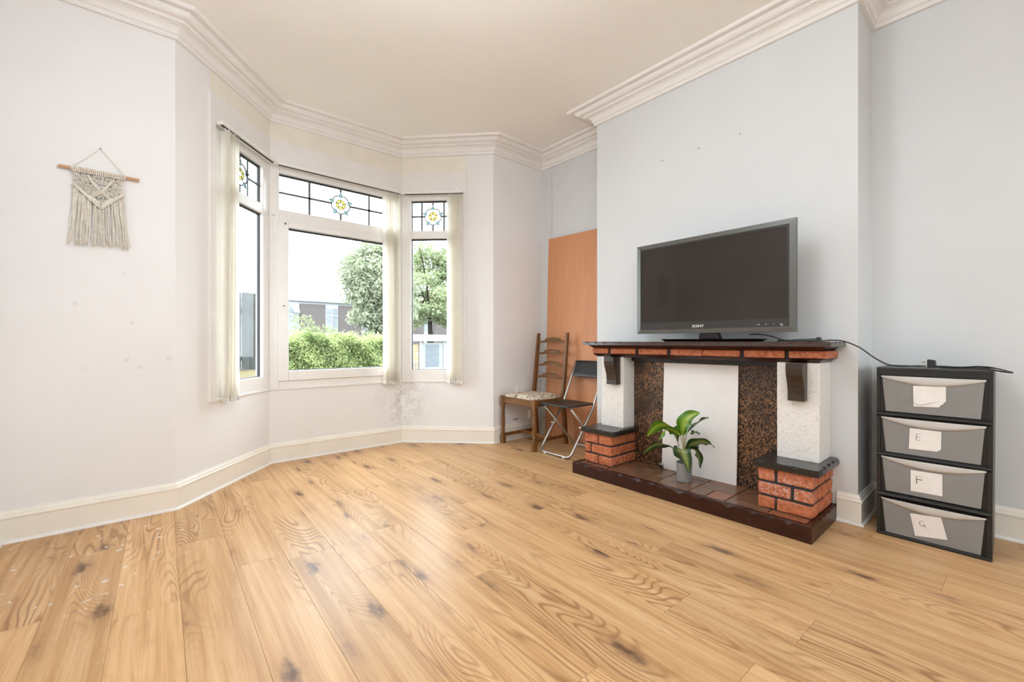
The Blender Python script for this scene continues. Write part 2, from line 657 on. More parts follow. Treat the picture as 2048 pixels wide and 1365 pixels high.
def m_leaf(name, dark, mid, light, amt):
    t = NT(name)
    uv = t.n('ShaderNodeTexCoord').outputs['UV']
    sep = t.n('ShaderNodeSeparateXYZ')
    t.l(uv, sep.inputs[0])
    av = t.math('ABSOLUTE', t.math('SUBTRACT', sep.outputs[1], .5))      # 0 at the midrib, .5 at the edge
    vein = t.math('ADD', t.math('MULTIPLY', t.math('SINE', t.math('ADD', t.math('MULTIPLY', sep.outputs[0], 62.0), t.math('MULTIPLY', av, -34.0))), .5), .5)
    n = t.noise(t.mapping(uv, (14, 20, 1)), 1.0, 3, .6)
    centre = t.smooth(av, .34, .04)
    f = t.math('MULTIPLY', centre, t.math('ADD', t.math('MULTIPLY', vein, .45), t.math('MULTIPLY', n, .75)), clamp=True)
    c = t.mix(t.math('MULTIPLY', f, amt), t.mix(n, dark, mid), light)
    rib = t.smooth(av, .03, .012)
    c = t.mix(t.math('MULTIPLY', rib, .5), c, light)
    t.set(c, .32, 0, .5)
    tr = t.n('ShaderNodeBsdfTranslucent')
    t.l(c, tr.inputs[0])
    mx = t.n('ShaderNodeMixShader')
    mx.inputs[0].default_value = .22
    t.l(t.b.outputs[0], mx.inputs[1])
    t.l(tr.outputs[0], mx.inputs[2])
    t.l(mx.outputs[0], t.out.inputs[0])
    return t.m


M['leaf_bright'] = m_leaf('bright_variegated_leaf', (.045, .155, .008), (.11, .27, .015), (.46, .56, .08), .95)
M['leaf_dark'] = m_leaf('dark_variegated_leaf', (.012, .045, .012), (.035, .085, .025), (.40, .46, .12), .95)
M['stem'] = plain('pale_plant_stem', (.40, .36, .17), .6)

# ------------------------------------------------------------------ room shell
def V2(x, y):
    return Vector((x, y))


PL = V2(-.545, 3.265)
PA = V2(.155, 3.265)
PB = V2(.80, 3.99)
PC = V2(1.975, 3.99)
PD = V2(2.637, 3.345)
PE = V2(3.335, 3.365)
PF = V2(3.335, 2.335)
PG = V2(2.977, 2.335)
PG2 = V2(2.977, 2.195)
PH2 = V2(2.977, .645)
PH = V2(2.977, .553)
PI_ = V2(3.335, .553)
PJ = V2(3.335, -3.4)
PK = V2(-.545, -3.4)
PATH = [PL, PA, PB, PC, PD, PE, PF, PG, PG2, PH2, PH, PI_, PJ, PK]
NP = len(PATH)


def tn(i):
    d = (PATH[(i + 1) % NP] - PATH[i % NP]).normalized()
    return d, V2(d.y, -d.x)


def miter(i):
    n1 = tn((i - 1) % NP)[1]
    n2 = tn(i)[1]
    return (n1 + n2) / (1 + n1.dot(n2))


def sag(x):                     # the old ceiling is not quite level
    return (x - 2.2) * .02


def sweep_seg(mb, i, prof, tilt=False, closed=True):
    """profile of (p into the room, z) swept along path segment i with mitred ends"""
    vs = []
    for j in (i, i + 1):
        m = miter(j % NP)
        P = PATH[j % NP]
        for p, z in prof:
            q = P + m * p
            vs.append((q.x, q.y, z + (sag(q.x) if tilt else 0)))
    n = len(prof)
    fs = [(k, (k + 1) % n, (k + 1) % n + n, k + n) for k in range(n if closed else n - 1)]
    if closed:
        fs += [tuple(range(n)), tuple(range(2 * n - 1, n - 1, -1))]
    mb.add(vs, fs)


WT = -.20                       # wall thickness, outwards
CEIL = 2.975


def wall_prof(z0, z1):
    return [(0, z0), (0, z1), (WT, z1), (WT, z0)]


def seg_prism(mb, i, s0, s1, p0, p1, z0, z1, ma=False, me=False):
    """box on wall segment i between s0 and s1, mitred at the wall's own ends where asked"""
    t, n = tn(i)
    P, Q = PATH[i], PATH[(i + 1) % NP]
    def pt(s, p, end):
        if end == 0 and ma:
            return P + miter(i) * p
        if end == 1 and me:
            return Q + miter((i + 1) % NP) * p
        return P + t * s + n * p
    b = [pt(s0, p0, 0), pt(s1, p0, 1), pt(s1, p1, 1), pt(s0, p1, 0)]
    mb.hexa([(q.x, q.y, z0) for q in b], [(q.x, q.y, z1) for q in b])


TOPZ = 3.06
for nm, i, mt in (('wall_front', 0, 'wall_warm'), ('wall_front_alcove', 4, 'wall_warm'), ('wall_right_alcove', 5, 'wall_cool'),
                  ('wall_right', 11, 'wall_cool'), ('wall_left', 13, 'wall_warm')):
    mb = MB()
    sweep_seg(mb, i, wall_prof(-.03, TOPZ))
    struct(nm, mb, M[mt])
# chimney breast: solid from the alcove wall line to its face
mb = MB()
mb.box(2.977, 3.54, .553, 2.335, -.03, TOPZ)
chimney = struct('wall_chimney_breast', mb, M['wall_cool'])
# bay walls with openings
Z0W, Z1W = .60, 2.67
LEN = {i: (PATH[i + 1] - PATH[i]).length for i in (1, 2, 3)}
OPEN = {1: (.275, LEN[1]), 2: (0, LEN[2]), 3: (0, .66)}
BAY = {}
for nm, i in (('wall_bay_left', 1), ('wall_bay_center', 2), ('wall_bay_right', 3)):
    mb = MB()
    sweep_seg(mb, i, wall_prof(-.03, Z0W))
    sweep_seg(mb, i, wall_prof(Z1W, TOPZ))
    a, b = OPEN[i]
    if a > 0:
        seg_prism(mb, i, 0, a, 0, WT, Z0W, Z1W, ma=True)
    if b < LEN[i]:
        seg_prism(mb, i, b, LEN[i], 0, WT, Z0W, Z1W, me=True)
    BAY[i] = struct(nm, mb, M['wall_bay'])
    mb = MB()
    e = .012
    seg_prism(mb, i, a + (e if a else 0), b - (e if b < LEN[i] else 0), .002, -.02, Z1W - .005, 2.84, ma=(a == 0), me=(b == LEN[i]))
    obj('lintel_panel', mb, M['cream_band'], BAY[i])
# back wall behind the camera, its window opening added to let in fill
BK = -3.4
mb = MB()
mb.box(-.745, 3.535, BK - .2, BK, -.03, .85)
mb.box(-.745, 3.535, BK - .2, BK, 2.25, TOPZ)
mb.box(-.745, .5, BK - .2, BK, .85, 2.25)
mb.box(2.7, 3.535, BK - .2, BK, .85, 2.25)
struct('wall_back', mb, M['wall_warm'])
# ceiling
mb = MB()
xs = (-.75, 3.55)
mb.hexa([(xs[0], BK - .2, CEIL + sag(xs[0])), (xs[1], BK - .2, CEIL + sag(xs[1])), (xs[1], 4.25, CEIL + sag(xs[1])), (xs[0], 4.25, CEIL + sag(xs[0]))],
        [(xs[0], BK - .2, 3.12), (xs[1], BK - .2, 3.12), (xs[1], 4.25, 3.12), (xs[0], 4.25, 3.12)])
struct('ceiling', mb, M['ceiling'])

# cornice
cp = [(0, 2.842), (.020, 2.842), (.020, 2.866), (.030, 2.870)]
for k in range(1, 7):           # cove
    a = k / 6 * math.pi / 2
    cp.append((.030 + .036 * (1 - math.cos(a)), 2.870 + .040 * math.sin(a)))
cp += [(.066, 2.914), (.080, 2.912), (.084, 2.916), (.084, 2.924), (.090, 2.930), (.104, 2.927)]
for k in range(1, 6):
    a = k / 5 * math.pi / 2
    cp.append((.104 + .032 * math.sin(a), 2.927 + .026 * (1 - math.cos(a))))
cp += [(.136, 2.960), (.158, 2.961), (.160, 2.956), (.174, 2.954), (.182, 2.958), (.186, 2.966), (.186, 2.99), (0, 2.99)]
k = 1
for i in (0, 1, 2, 3, 4, 5, 6, None, 10, 11, 12, 13):
    mb = MB()
    if i is None:
        for q in (7, 8, 9):
            sweep_seg(mb, q, cp, tilt=True)
    else:
        sweep_seg(mb, i, cp, tilt=True)
    struct('trim_%d' % k, mb, M['cornice'])
    k += 1

# baseboards with a white quadrant bead
bp = [(0, 0), (.018, 0), (.018, .118), (.022, .122), (.022, .130), (.016, .136), (.014, .146), (.008, .154), (.006, .160), (0, .160)]
qb = [(.018, 0), (.031, 0), (.030, .006), (.026, .011), (.018, .013)]
for nm, segs, bead in (('baseboard_front', (0,), 1), ('baseboard_bay_left', (1,), 1), ('baseboard_bay_center', (2,), 1), ('baseboard_bay_right', (3,), 1),
                 ('baseboard_front_alcove', (4,), 1), ('baseboard_right_alcove', (5, 6), 0), ('baseboard_chimney_far', (7,), 0),
                 ('baseboard_chimney_near', (9,), 1), ('baseboard_chimney_side', (10,), 1), ('baseboard_right', (11,), 1), ('baseboard_back', (12,), 1), ('baseboard_left', (13,), 1)):
    mb = MB()
    mq = MB()
    for i in segs:
        sweep_seg(mb, i, bp)
        sweep_seg(mq, i, qb)
    o = struct(nm, mb, M['skirting'])
    obj('quadrant_bead', mq, M['bead'], o)

# ------------------------------------------------------------------ floor planks
mb = MB()
mb.box(-.74, 3.53, BK - .19, 3.55, -.06, -.013)
mb.prism([(-.0, 3.5), (.86, 4.13), (1.95, 4.13), (2.75, 3.5)], lambda a, b, h: (a, b, h), -.06, -.013)
floor = struct('floor', mb, M['underlay'])
ANG = math.radians(-1.48)       # boards run a touch off square
bdir = V2(math.sin(-ANG), math.cos(-ANG))
bacr = V2(math.cos(-ANG), -math.sin(-ANG))


def clip(poly, p0, n):
    out = []
    for i in range(len(poly)):
        a, b = poly[i], poly[(i + 1) % len(poly)]
        da, db = (a - p0).dot(n), (b - p0).dot(n)
        if da <= 0:
            out.append(a)
        if da * db < 0:
            out.append(a + (b - a) * (da / (da - db)))
    return out


BW, BL, GAP = .196, 1.37, .0003
JOINT = {.062: 1.30, .258: 2.25, .454: 2.175, .650: 1.865, .846: 2.229, 1.042: 1.52, 1.238: 1.93, 1.434: .877, 1.630: .51, 1.826: 1.16, 2.022: .524, 2.218: .905, 2.414: 1.62}
row = -5
for row in range(-5, 19):
    a0 = .062 + BW * row
    key = round(a0, 3)
    j0 = JOINT.get(key, random.uniform(0, BL))
    kk = int((BK - .5 - j0) // BL)
    while True:
        b0 = j0 + kk * BL
        kk += 1
        if b0 > 4.3:
            break
        b1 = b0 + BL
        poly = [bacr * (a0 + GAP) + bdir * (b0 + GAP), bacr * (a0 + BW - GAP) + bdir * (b0 + GAP),
                bacr * (a0 + BW - GAP) + bdir * (b1 - GAP), bacr * (a0 + GAP) + bdir * (b1 - GAP)]
        cx = sum(q.x for q in poly) / 4
        poly = clip(poly, V2(0, BK - .01), V2(0, -1))
        if poly:
            poly = clip(poly, V2(3.345, 0), V2(1, 0))
        if poly:
            poly = clip(poly, V2(-.555, 0), V2(-1, 0))
        if poly:
            if cx < .12:
                poly = clip(poly, V2(0, 3.275), V2(0, 1))
            elif cx < 2.68:
                for i in (1, 2, 3):
                    t, n = tn(i)
                    poly = clip(poly, PATH[i] - n * .008, -n) if poly else poly
            else:
                poly = clip(poly, V2(0, 3.36), V2(0, 1))
        if not poly or len(poly) < 3:
            continue
        area = abs(sum(poly[i].x * poly[(i + 1) % len(poly)].y - poly[(i + 1) % len(poly)].x * poly[i].y for i in range(len(poly)))) / 2
        if area < .004:
            continue
        c = bacr * (a0 + BW / 2) + bdir * ((b0 + b1) / 2)
        loc = [((q - c).dot(bacr), (q - c).dot(bdir)) for q in poly]
        me = bpy.data.meshes.new('plank')
        n = len(loc)
        ctr = V2(sum(q[0] for q in loc) / n, sum(q[1] for q in loc) / n)
        ch = .0006
        top = []
        for q in loc:
            d = V2(*q) - ctr
            top.append((q[0] - ch * (1 if d.x > 0 else -1), q[1] - ch * (1 if d.y > 0 else -1)))
        vs = [(q[0], q[1], -.012) for q in loc] + [(q[0], q[1], -ch) for q in loc] + [(q[0], q[1], 0) for q in top]
        fs = [tuple(reversed(range(n))), tuple(range(2 * n, 3 * n))]
        for lv in (0, n):
            fs += [(lv + i, lv + (i + 1) % n, lv + n + (i + 1) % n, lv + n + i) for i in range(n)]
        me.from_pydata(vs, [], fs)
        me.materials.append(M['plank'])
        o = bpy.data.objects.new('plank', me)
        o.location = (c.x, c.y, 0)
        o.rotation_euler = (0, 0, ANG)
        COL.objects.link(o)
        o.parent = floor

# ------------------------------------------------------------------ windows
def local(i):
    t, n = tn(i)
    P = PATH[i]
    def W(s, p, z):
        q = P + t * s + n * p
        return (q.x, q.y, z)
    return W


def lbox(mb, W, s0, s1, p0, p1, z0, z1):
    mb.hexa([W(s0, p1, z0), W(s1, p1, z0), W(s1, p0, z0), W(s0, p0, z0)], [W(s0, p1, z1), W(s1, p1, z1), W(s1, p0, z1), W(s0, p0, z1)])


def ring(mb, W, s0, s1, z0, z1, wl, wr, wb, wt, p0, p1):
    lbox(mb, W, s0, s0 + wl, p0, p1, z0, z1)
    lbox(mb, W, s1 - wr, s1, p0, p1, z0, z1)
    lbox(mb, W, s0 + wl, s1 - wr, p0, p1, z0, z0 + wb)
    lbox(mb, W, s0 + wl, s1 - wr, p0, p1, z1 - wt, z1)


def rose(W, parent, sc, zc, p, R=.112):
    """leaded Tudor-style rose: yellow ring of five petals, pale outer petals, teal leaf tips"""
    rin, rout, rpet = R * .17, R * .39, R * .70
    def P2(a, r, dp=0):
        return W(sc + r * math.sin(a), p + dp, zc + r * math.cos(a))
    lead = MB()
    for k in range(5):
        a0 = k * 2 * math.pi / 5
        # yellow petal: an arc between two spokes
        mb = MB()
        n = 6
        fr = []
        for dp in (0, .003):
            fr.append([P2(a0 + 2 * math.pi / 5 * j / n, rout, dp) for j in range(n + 1)] + [P2(a0 + 2 * math.pi / 5 * (n - j) / n, rin, dp) for j in range(n + 1)])
        m = len(fr[0])
        mb.add(fr[0] + fr[1], [tuple(range(m)), tuple(range(2 * m - 1, m - 1, -1))] + [(i, (i + 1) % m, (i + 1) % m + m, i + m) for i in range(m)])
        obj('petal', mb, M['glass_yellow'], parent)
        # teal leaf tip between the outer petals
        mb = MB()
        da = .22
        q = [(a0, R), (a0 + da * .45, R * .82), (a0 + da, rpet), (a0, rpet * .82), (a0 - da, rpet), (a0 - da * .45, R * .82)]
        vs = [P2(a, r, 0) for a, r in q] + [P2(a, r, .003) for a, r in q]
        m = len(q)
        mb.add(vs, [tuple(range(m)), tuple(range(2 * m - 1, m - 1, -1))] + [(i, (i + 1) % m, (i + 1) % m + m, i + m) for i in range(m)])
        obj('leaf_tip', mb, M['glass_teal'], parent)
        lead.tube([P2(a, r, .002) for a, r in q] , .0042, 5, closed=True)
        a1 = a0 + 2 * math.pi / 5
        lead.tube([P2(a0 + da + (a1 - a0 - 2 * da) * j / 6, rpet + R * .05 * math.sin(math.pi * j / 6), .002) for j in range(7)], .0058, 5)
        lead.tube([P2(a0, rin, .002), P2(a0, rpet * .82, .002)], .0034, 5)
    for r in (rin, rout):
        lead.tube([P2(2 * math.pi * j / 20, r, .002) for j in range(20)], .0030, 5, closed=True)
    obj('rose_lead', lead, M['lead'], parent)
    return rpet


def make_window(name, i, s0, s1, g0, g1, opener, rose_s, leads):
    W = local(i)
    a = W((s0 + s1) / 2, 0, Z0W)
    root = thing(name, a, kind='structure')
    pb, pf = -.062, 0.0
    zt0, zt1 = (2.015, 2.108) if opener else (2.03, 2.108)
    zb = .67 if opener else .72
    # outer frame
    for nm, args in (('jamb', (s0, g0, pb, pf, Z0W, 2.47)), ('jamb', (g1, s1, pb, pf, Z0W, 2.47)),
                     ('bottom_rail', (g0, g1, pb, pf, Z0W, zb)), ('transom', (g0, g1, pb, pf - .004, zt0, zt1)), ('head_rail', (g0, g1, pb, pf, 2.41, 2.47))):
        mb = MB()
        lbox(mb, W, *args)
        obj(nm, mb, M['upvc'], root, bevel=.004)
    mb = MB()
    lbox(mb, W, s0, s1, pb, .012, Z0W - .002, Z0W + .016)
    obj('sill_trim', mb, M['upvc'], root, bevel=.004)
    # white board over the head of the window
    mb = MB()
    lbox(mb, W, s0, s1, pb, .012, 2.47, Z1W)
    obj('head_board', mb, M['white_board'], root, bevel=.002)
    # lower light
    if opener:
        c0, c1 = g0 - .012, g1 + .012
        mb = MB()
        ring(mb, W, c0, c1, .672, 2.013, .082, .082, .083, .050, -.048, .016)
        sash = obj('opening_sash', mb, M['upvc'], root, bevel=.005)
        l0, l1, y0, y1 = c0 + .082, c1 - .082, .755, 1.963
    else:
        l0, l1, y0, y1 = g0, g1, zb, zt0
        sash = root
    def glaze(par, q0, q1, z0, z1, up):
        mb = MB()
        ring(mb, W, q0 - .001, q1 + .001, z0 - .001, z1 + .001, .008, .008, .006, .014, -.046, -.028)
        obj('gasket', mb, M['gasket'], par)
        mb = MB()
        lbox(mb, W, q0, q1, -.040, -.034, z0, z1)
        return obj('pane', mb, M['glass'], par)
    if opener:
        glaze(sash, l0, l1, y0, y1, False)
    else:
        glaze(root, l0, l1, y0, y1, False)
    up = glaze(root, g0, g1, zt1, 2.41, True)
    zc = 2.256
    rp = rose(W, up, rose_s, zc, -.031)
    for s in leads:
        mb = MB()
        lbox(mb, W, s - .009, s + .009, -.034, -.030, zt1, 2.41)
        obj('lead_came', mb, M['lead'], up)
    for z0, z1 in ((zt1, zc - .085), (zc + .112, 2.41)):
        mb = MB()
        lbox(mb, W, rose_s - .009, rose_s + .009, -.034, -.030, z0, z1)
        obj('lead_came', mb, M['lead'], up)
    for q0, q1 in ((g0, rose_s - rp), (rose_s + rp, g1)):
        mb = MB()
        lbox(mb, W, q0, q1, -.034, -.030, zc - .009, zc + .009)
        obj('lead_came', mb, M['lead'], up)
    # portal so that the daylight through the opening is sampled well
    return root, W, sash


w1, W1, _ = make_window('window_1', 1, .33, LEN[1], .405, LEN[1] - .085, False, .645, (.735, .555))
w2, W2, sash2 = make_window('window_2', 2, 0, LEN[2], .073, LEN[2] - .073, True, .5875, (.319, .855))
w3, W3, _ = make_window('window_3', 3, 0, .605, .097, .53, False, .3125, (.199, .425))
for root, W, s0, s1 in ((w1, W1, .275, .33), (w3, W3, .605, .66)):
    mb = MB()
    lbox(mb, W, s0, s1, -.06, .014, Z0W - .004, Z1W)
    obj('side_casing', mb, M['white_board'], root, bevel=.002)
# corner posts filling the angle between the frames
for j, (i, m) in enumerate(((2, PB), (3, PC))):
    mm = miter(i)
    t0, n0 = tn(i - 1)
    t1, n1 = tn(i)
    q = [m, m - n1 * .062, m + mm * -.062 * 1.6, m - n0 * .062]
    mb = MB()
    mb.hexa([(p.x, p.y, Z0W) for p in q], [(p.x, p.y, Z1W) for p in q])
    struct('trim_%d' % (20 + j), mb, M['upvc'])
# sash catch, lock and cord cleat on the middle window
mb = MB()
lbox(mb, W2, .088, .118, .016, .024, 2.0, 2.012)
mb.tube([W2(.098, .02, 1.985), W2(.128, .03, 1.998)], .008, 8)
obj('hinge_cap', mb, M['upvc'], sash2, smooth=False)
mb = MB()
mb.tube([W2(.114, .016, 1.989), W2(.114, .034, 1.989)], .008, 10)
obj('hinge_screw', mb, M['lead'], sash2)
mb = MB()
mb.tube([W2(.104, .012, 1.30), W2(.104, .026, 1.30)], .017, 12)
lk = obj('lock_boss', mb, M['upvc'], sash2)
mb = MB()
mb.tube([W2(.104, .02, 1.30), W2(.104, .029, 1.30)], .006, 8)
obj('keyhole', mb, M['gasket'], lk)
mb = MB()
mb.tube([W2(.028, .0, 2.06), W2(.028, .014, 2.06)], .015, 12)
cl = obj('cord_cleat', mb, M['white_plastic'], w2)
mb = MB()
mb.tube([W2(.028 - .012 * math.sin(math.pi * k / 10) + .025 * (k / 10) ** 2, .012, 2.05 - .19 * k / 10) for k in range(11)], .0018, 5)
obj('blind_cord', mb, M['white_plastic'], cl)
# unseen back window, added to bring more daylight into the room
rb = thing('added_window', (1.6, BK - .1, .85), kind='structure')
for args in ((.5, .58, BK - .16, BK - .09, .85, 2.25), (2.62, 2.7, BK - .16, BK - .09, .85, 2.25), (.58, 2.62, BK - .16, BK - .09, .85, .93), (.58, 2.62, BK - .16, BK - .09, 2.17, 2.25), (1.56, 1.64, BK - .16, BK - .09, .93, 2.17)):
    mb = MB()
    mb.box(*args)
    obj('frame_bar', mb, M['upvc'], rb)
for a, b in ((.58, 1.56), (1.64, 2.62)):
    mb = MB()
    mb.box(a, b, BK - .13, BK - .124, .93, 2.17)
    obj('pane', mb, M['glass'], rb)

# daylight portals in the four openings (they only guide sampling of the sky)
def portal(center, into, wd, ht):
    d = bpy.data.lights.new('daylight_portal', 'AREA')
    d.shape = 'RECTANGLE'
    d.size, d.size_y = wd, ht
    d.cycles.is_portal = True
    o = bpy.data.objects.new('daylight_portal', d)
    o.location = center
    o.rotation_euler = Vector(into).to_track_quat('-Z', 'Y').to_euler()
    COL.objects.link(o)


for i, s0, s1 in ((1, .39, LEN[1]), (2, 0, LEN[2]), (3, 0, .6)):
    W = local(i)
    t, n = tn(i)
    portal(W((s0 + s1) / 2, -.07, (Z0W + 2.47) / 2), (n.x, n.y, 0), s1 - s0 - .02, 1.86)
portal((1.6, BK - .18, 1.55), (0, 1, 0), 2.18, 1.38)

# ------------------------------------------------------------------ added fill globes (out of view, to brighten the room)
def fill_globe(x, y, zc, FILL_STRENGTH, label):
    lp = thing('added_fill_globe', (x, y, zc - .28), label, 'lamp', 'paper globes added as fill light')
    mb = MB()
    mb.tube([(x, y, zc + .28), (x, y, CEIL + sag(x))], .004, 6)
    obj('flex', mb, M['white_plastic'], lp)
    mb = MB()
    mb.lathe([(.05, 0), (.045, .02), (.01, .03)], (x, y, CEIL + sag(x) - .03), 16)
    obj('ceiling_rose', mb, M['white_plastic'], lp)
    t = NT('fill_globe_glow')
    t.set((.9, .88, .82), .8)
    t.b.inputs['Emission Color'].default_value = (.82, .915, 1.0, 1)
    t.b.inputs['Emission Strength'].default_value = FILL_STRENGTH
    mb = MB()
    mb.blob((x, y, zc), .28, .28, .28, 24, 16)
    obj('fill_emitter', mb, t.m, lp, smooth=True)


fill_globe(.68, 1.2, 2.47, 12.5, 'unseen paper globe added as fill light over the middle of the room')
fill_globe(-.05, -.75, 2.4, 13.0, 'unseen paper globe added as fill light between the drawer tower and the added window')

# ------------------------------------------------------------------ vertical blinds
def make_blind(i, r0, r1, s0, s1, nsl, lean, label):
    W = local(i)
    t, n = tn(i)
    pc = .064
    root = thing('vertical_blind', W((s0 + s1) / 2, pc, .6), label, 'blind', 'vertical blinds drawn aside in the bay window')
    mb = MB()
    lbox(mb, W, r0, r1, .040, .085, 2.452, 2.476)
    hr = obj('headrail', mb, M['white_plastic'], root, bevel=.003)
    mb = MB()
    lbox(mb, W, r0 + .01, r1 - .01, .056, .070, 2.448, 2.453)
    obj('slot_shade', mb, M['gasket'], hr)  # dark strip standing in for the shade inside the headrail slot
    for s in (r0 + .08, (r0 + r1) / 2, r1 - .08):
        mb = MB()
        lbox(mb, W, s - .012, s + .012, .010, .045, 2.462, 2.482)
        obj('bracket', mb, M['white_plastic'], hr)
    for k in range(nsl):
        s = s0 + (s1 - s0) * k / (nsl - 1)
        a = math.radians(lean + random.uniform(-11, 11))
        sh = random.uniform(-.004, .004)
        zlo = .607 + random.uniform(-.006, .006)
        def f(u, v, s=s, a=a, sh=sh, zlo=zlo):
            z = zlo + (2.436 - zlo) * v
            d = (u - .5) * .089
            bow = .010 * (1 - (2 * u - 1) ** 2)
            tw = 1 + .05 * math.sin(3 * v + s * 40)
            ds = d * math.cos(a * tw) + bow * math.sin(a) + sh * (1 - v)
            dp = d * math.sin(a * tw) - bow * math.cos(a)
            return W(s + ds, pc + dp, z)
        mb = MB().grid(f, 4, 10)
        sl = obj('slat', mb, M['slat'], root, smooth=True, fix=False)
        mb = MB()
        q = [f(0, 0), f(1, 0)]
        d = Vector(q[1]) - Vector(q[0])
        nn = Vector((-d.y, d.x, 0)).normalized() * .0022
        b = [Vector(q[0]) + nn, Vector(q[0]) - nn, Vector(q[1]) - nn, Vector(q[1]) + nn]
        mb.hexa([(p.x, p.y, zlo - .012) for p in b], [(p.x, p.y, zlo + .016) for p in b])
        obj('weight', mb, M['white_plastic'], sl)
        mb = MB()
        mb.box(W(s, pc, 0)[0] - .003, W(s, pc, 0)[0] + .003, W(s, pc, 0)[1] - .003, W(s, pc, 0)[1] + .003, 2.43, 2.452)
        obj('hanger', mb, M['white_plastic'], sl)
    mb = MB()
    e = s1 if i == 3 else s0
    mb.tube([W(e + .02, .075, 2.44), W(e + .022, .075, 1.5), W(e + .018, .075, .85), W(e + .026, .075, .86), W(e + .03, .078, 2.44)], .0016, 5)
    obj('pull_chain', mb, M['white_plastic'], root)
    return root


make_blind(1, .30, LEN[1] - .045, .345, .470, 7, 122, 'cream vertical blind bunched in the window next to the macrame hanging')
make_blind(2, .045, LEN[2] - .045, .965, 1.115, 8, 92, 'cream vertical blind bunched at one side of the wide middle bay window')
make_blind(3, .045, .64, .490, .610, 7, 52, 'cream vertical blind bunched in the narrow window showing the bus shelter')

# ------------------------------------------------------------------ fireplace
FX = 2.977
fire = thing('fireplace', (2.74, 1.42, 0), 'brick and dark timber fire surround with tiled hearth and hammered copper panels', 'fireplace')


def wavy_slab(name, x0, x1, y0, y1, z0, z1, mat, parent, chip=.010, step=.016, wob=(1, 1, 1), drop=None):
    """slab with a chiselled, scalloped top arris on the front (x0) and the two ends"""
    pts = []
    def edge(a, b, amp):
        n = max(2, int((Vector(b) - Vector(a)).length / step))
        for k in range(n):
            q = Vector(a).lerp(Vector(b), k / n)
            pts.append((q.x, q.y, amp, k in (0,)))
    edge((x1, y0), (x0, y0), wob[1])
    edge((x0, y0), (x0, y1), wob[0])
    edge((x0, y1), (x1, y1), wob[2])
    edge((x1, y1), (x1, y0), 0)
    n = len(pts)
    cx, cy = (x0 + x1) / 2, (y0 + y1) / 2
    rng = random.Random(sum(map(ord, name)) + int(y0 * 100))
    ph = rng.uniform(0, 6)
    bot, mid, top = [], [], []
    for k, (x, y, amp, cor) in enumerate(pts):
        s = (x - x0) + (y - y0)
        wv = max(0, math.sin(s * 62 + ph + 1.3 * math.sin(s * 19 + ph))) ** 2
        c = amp * (.0025 + chip * wv)
        ix = c if abs(x - x0) < 1e-6 else 0
        iy = c if abs(y - y0) < 1e-6 else (-c if abs(y - y1) < 1e-6 else 0)
        bot.append((x, y, z0))
        mid.append((x, y, z1 - (drop or 1.0) * c * 1.1))
        top.append((x + ix, y + iy, z1))
    mb = MB()
    mb.add(bot + mid + top, [tuple(range(n)), tuple(range(3 * n - 1, 2 * n - 1, -1))] +
           [(l + k, l + (k + 1) % n, l + n + (k + 1) % n, l + n + k) for l in (0, n) for k in range(n)])
    return obj(name, mb, mat, parent)


# hearth: dark timber kerb round a bed of quarry tiles
HX0, HY0, HY1, HZ = 2.50, .645, 2.195, .085
mb = MB()
mb.box(HX0 + .03, FX, HY0 + .03, HY1 - .03, 0, .074)
hearth = obj('hearth', mb, M['mortar'], fire)
wavy_slab('hearth_kerb', HX0, HX0 + .035, HY0, HY1, 0, HZ, M['dark_wood'], hearth, chip=.016)
wavy_slab('hearth_kerb', HX0 + .035, FX - .001, HY0, HY0 + .028, 0, HZ, M['dark_wood'], hearth, wob=(0, 1, 0))
wavy_slab('hearth_kerb', HX0 + .035, FX - .001, HY1 - .028, HY1, 0, HZ, M['dark_wood'], hearth, wob=(0, 0, 1))
X0, X1 = HX0 + .037, 2.90
TILES = [(X0, 2.72, 1.90, 2.165), (2.72, X1, 1.90, 2.165), (X0, X1 - .13, 1.625, 1.90), (X1 - .13, X1, 1.625, 1.90),
         (X0, 2.69, 1.53, 1.625), (2.69, X1, 1.53, 1.625), (X0, 2.80, 1.302, 1.53), (2.80, X1, 1.302, 1.53),
         (X0, 2.685, 1.195, 1.302), (X0, 2.685, 1.082, 1.195), (2.685, 2.80, 1.082, 1.302), (2.80, X1, 1.082, 1.302),
         (X0, 2.605, .86, 1.082), (2.605, 2.81, .86, 1.082), (2.81, X1, .86, 1.082), (X0, 2.70, .675, .86), (2.70, X1, .675, .86)]
for a, b, c, d in TILES:
    mb = MB()
    g = .003
    mb.box(a + g, b - g, c + g, d - g, .072, .083)
    obj('hearth_tile', mb, M['tile'], hearth, bevel=.002)

# back panels (black-copper) and lining bar
mb = MB()
mb.box(2.897, FX - .001, .86, 1.935, .084, .895)
obj('copper_panel', mb, M['copper'], fire)
mb = MB()
mb.box(2.86, 2.92, .885, 1.915, .852, .886)
obj('lining_bar', mb, M['black_plastic'], fire, bevel=.003)


def brick(parent, x0, x1, y0, y1, z0, z1):
    mb = MB()
    mb.box(x0, x1, y0, y1, z0, z1)
    mb.v = [(a + random.uniform(-.0022, .0022), b + random.uniform(-.0022, .0022), c + random.uniform(-.0018, .0018)) for a, b, c in mb.v]
    return obj('brick', mb, M['brick'], parent, bevel=.007)


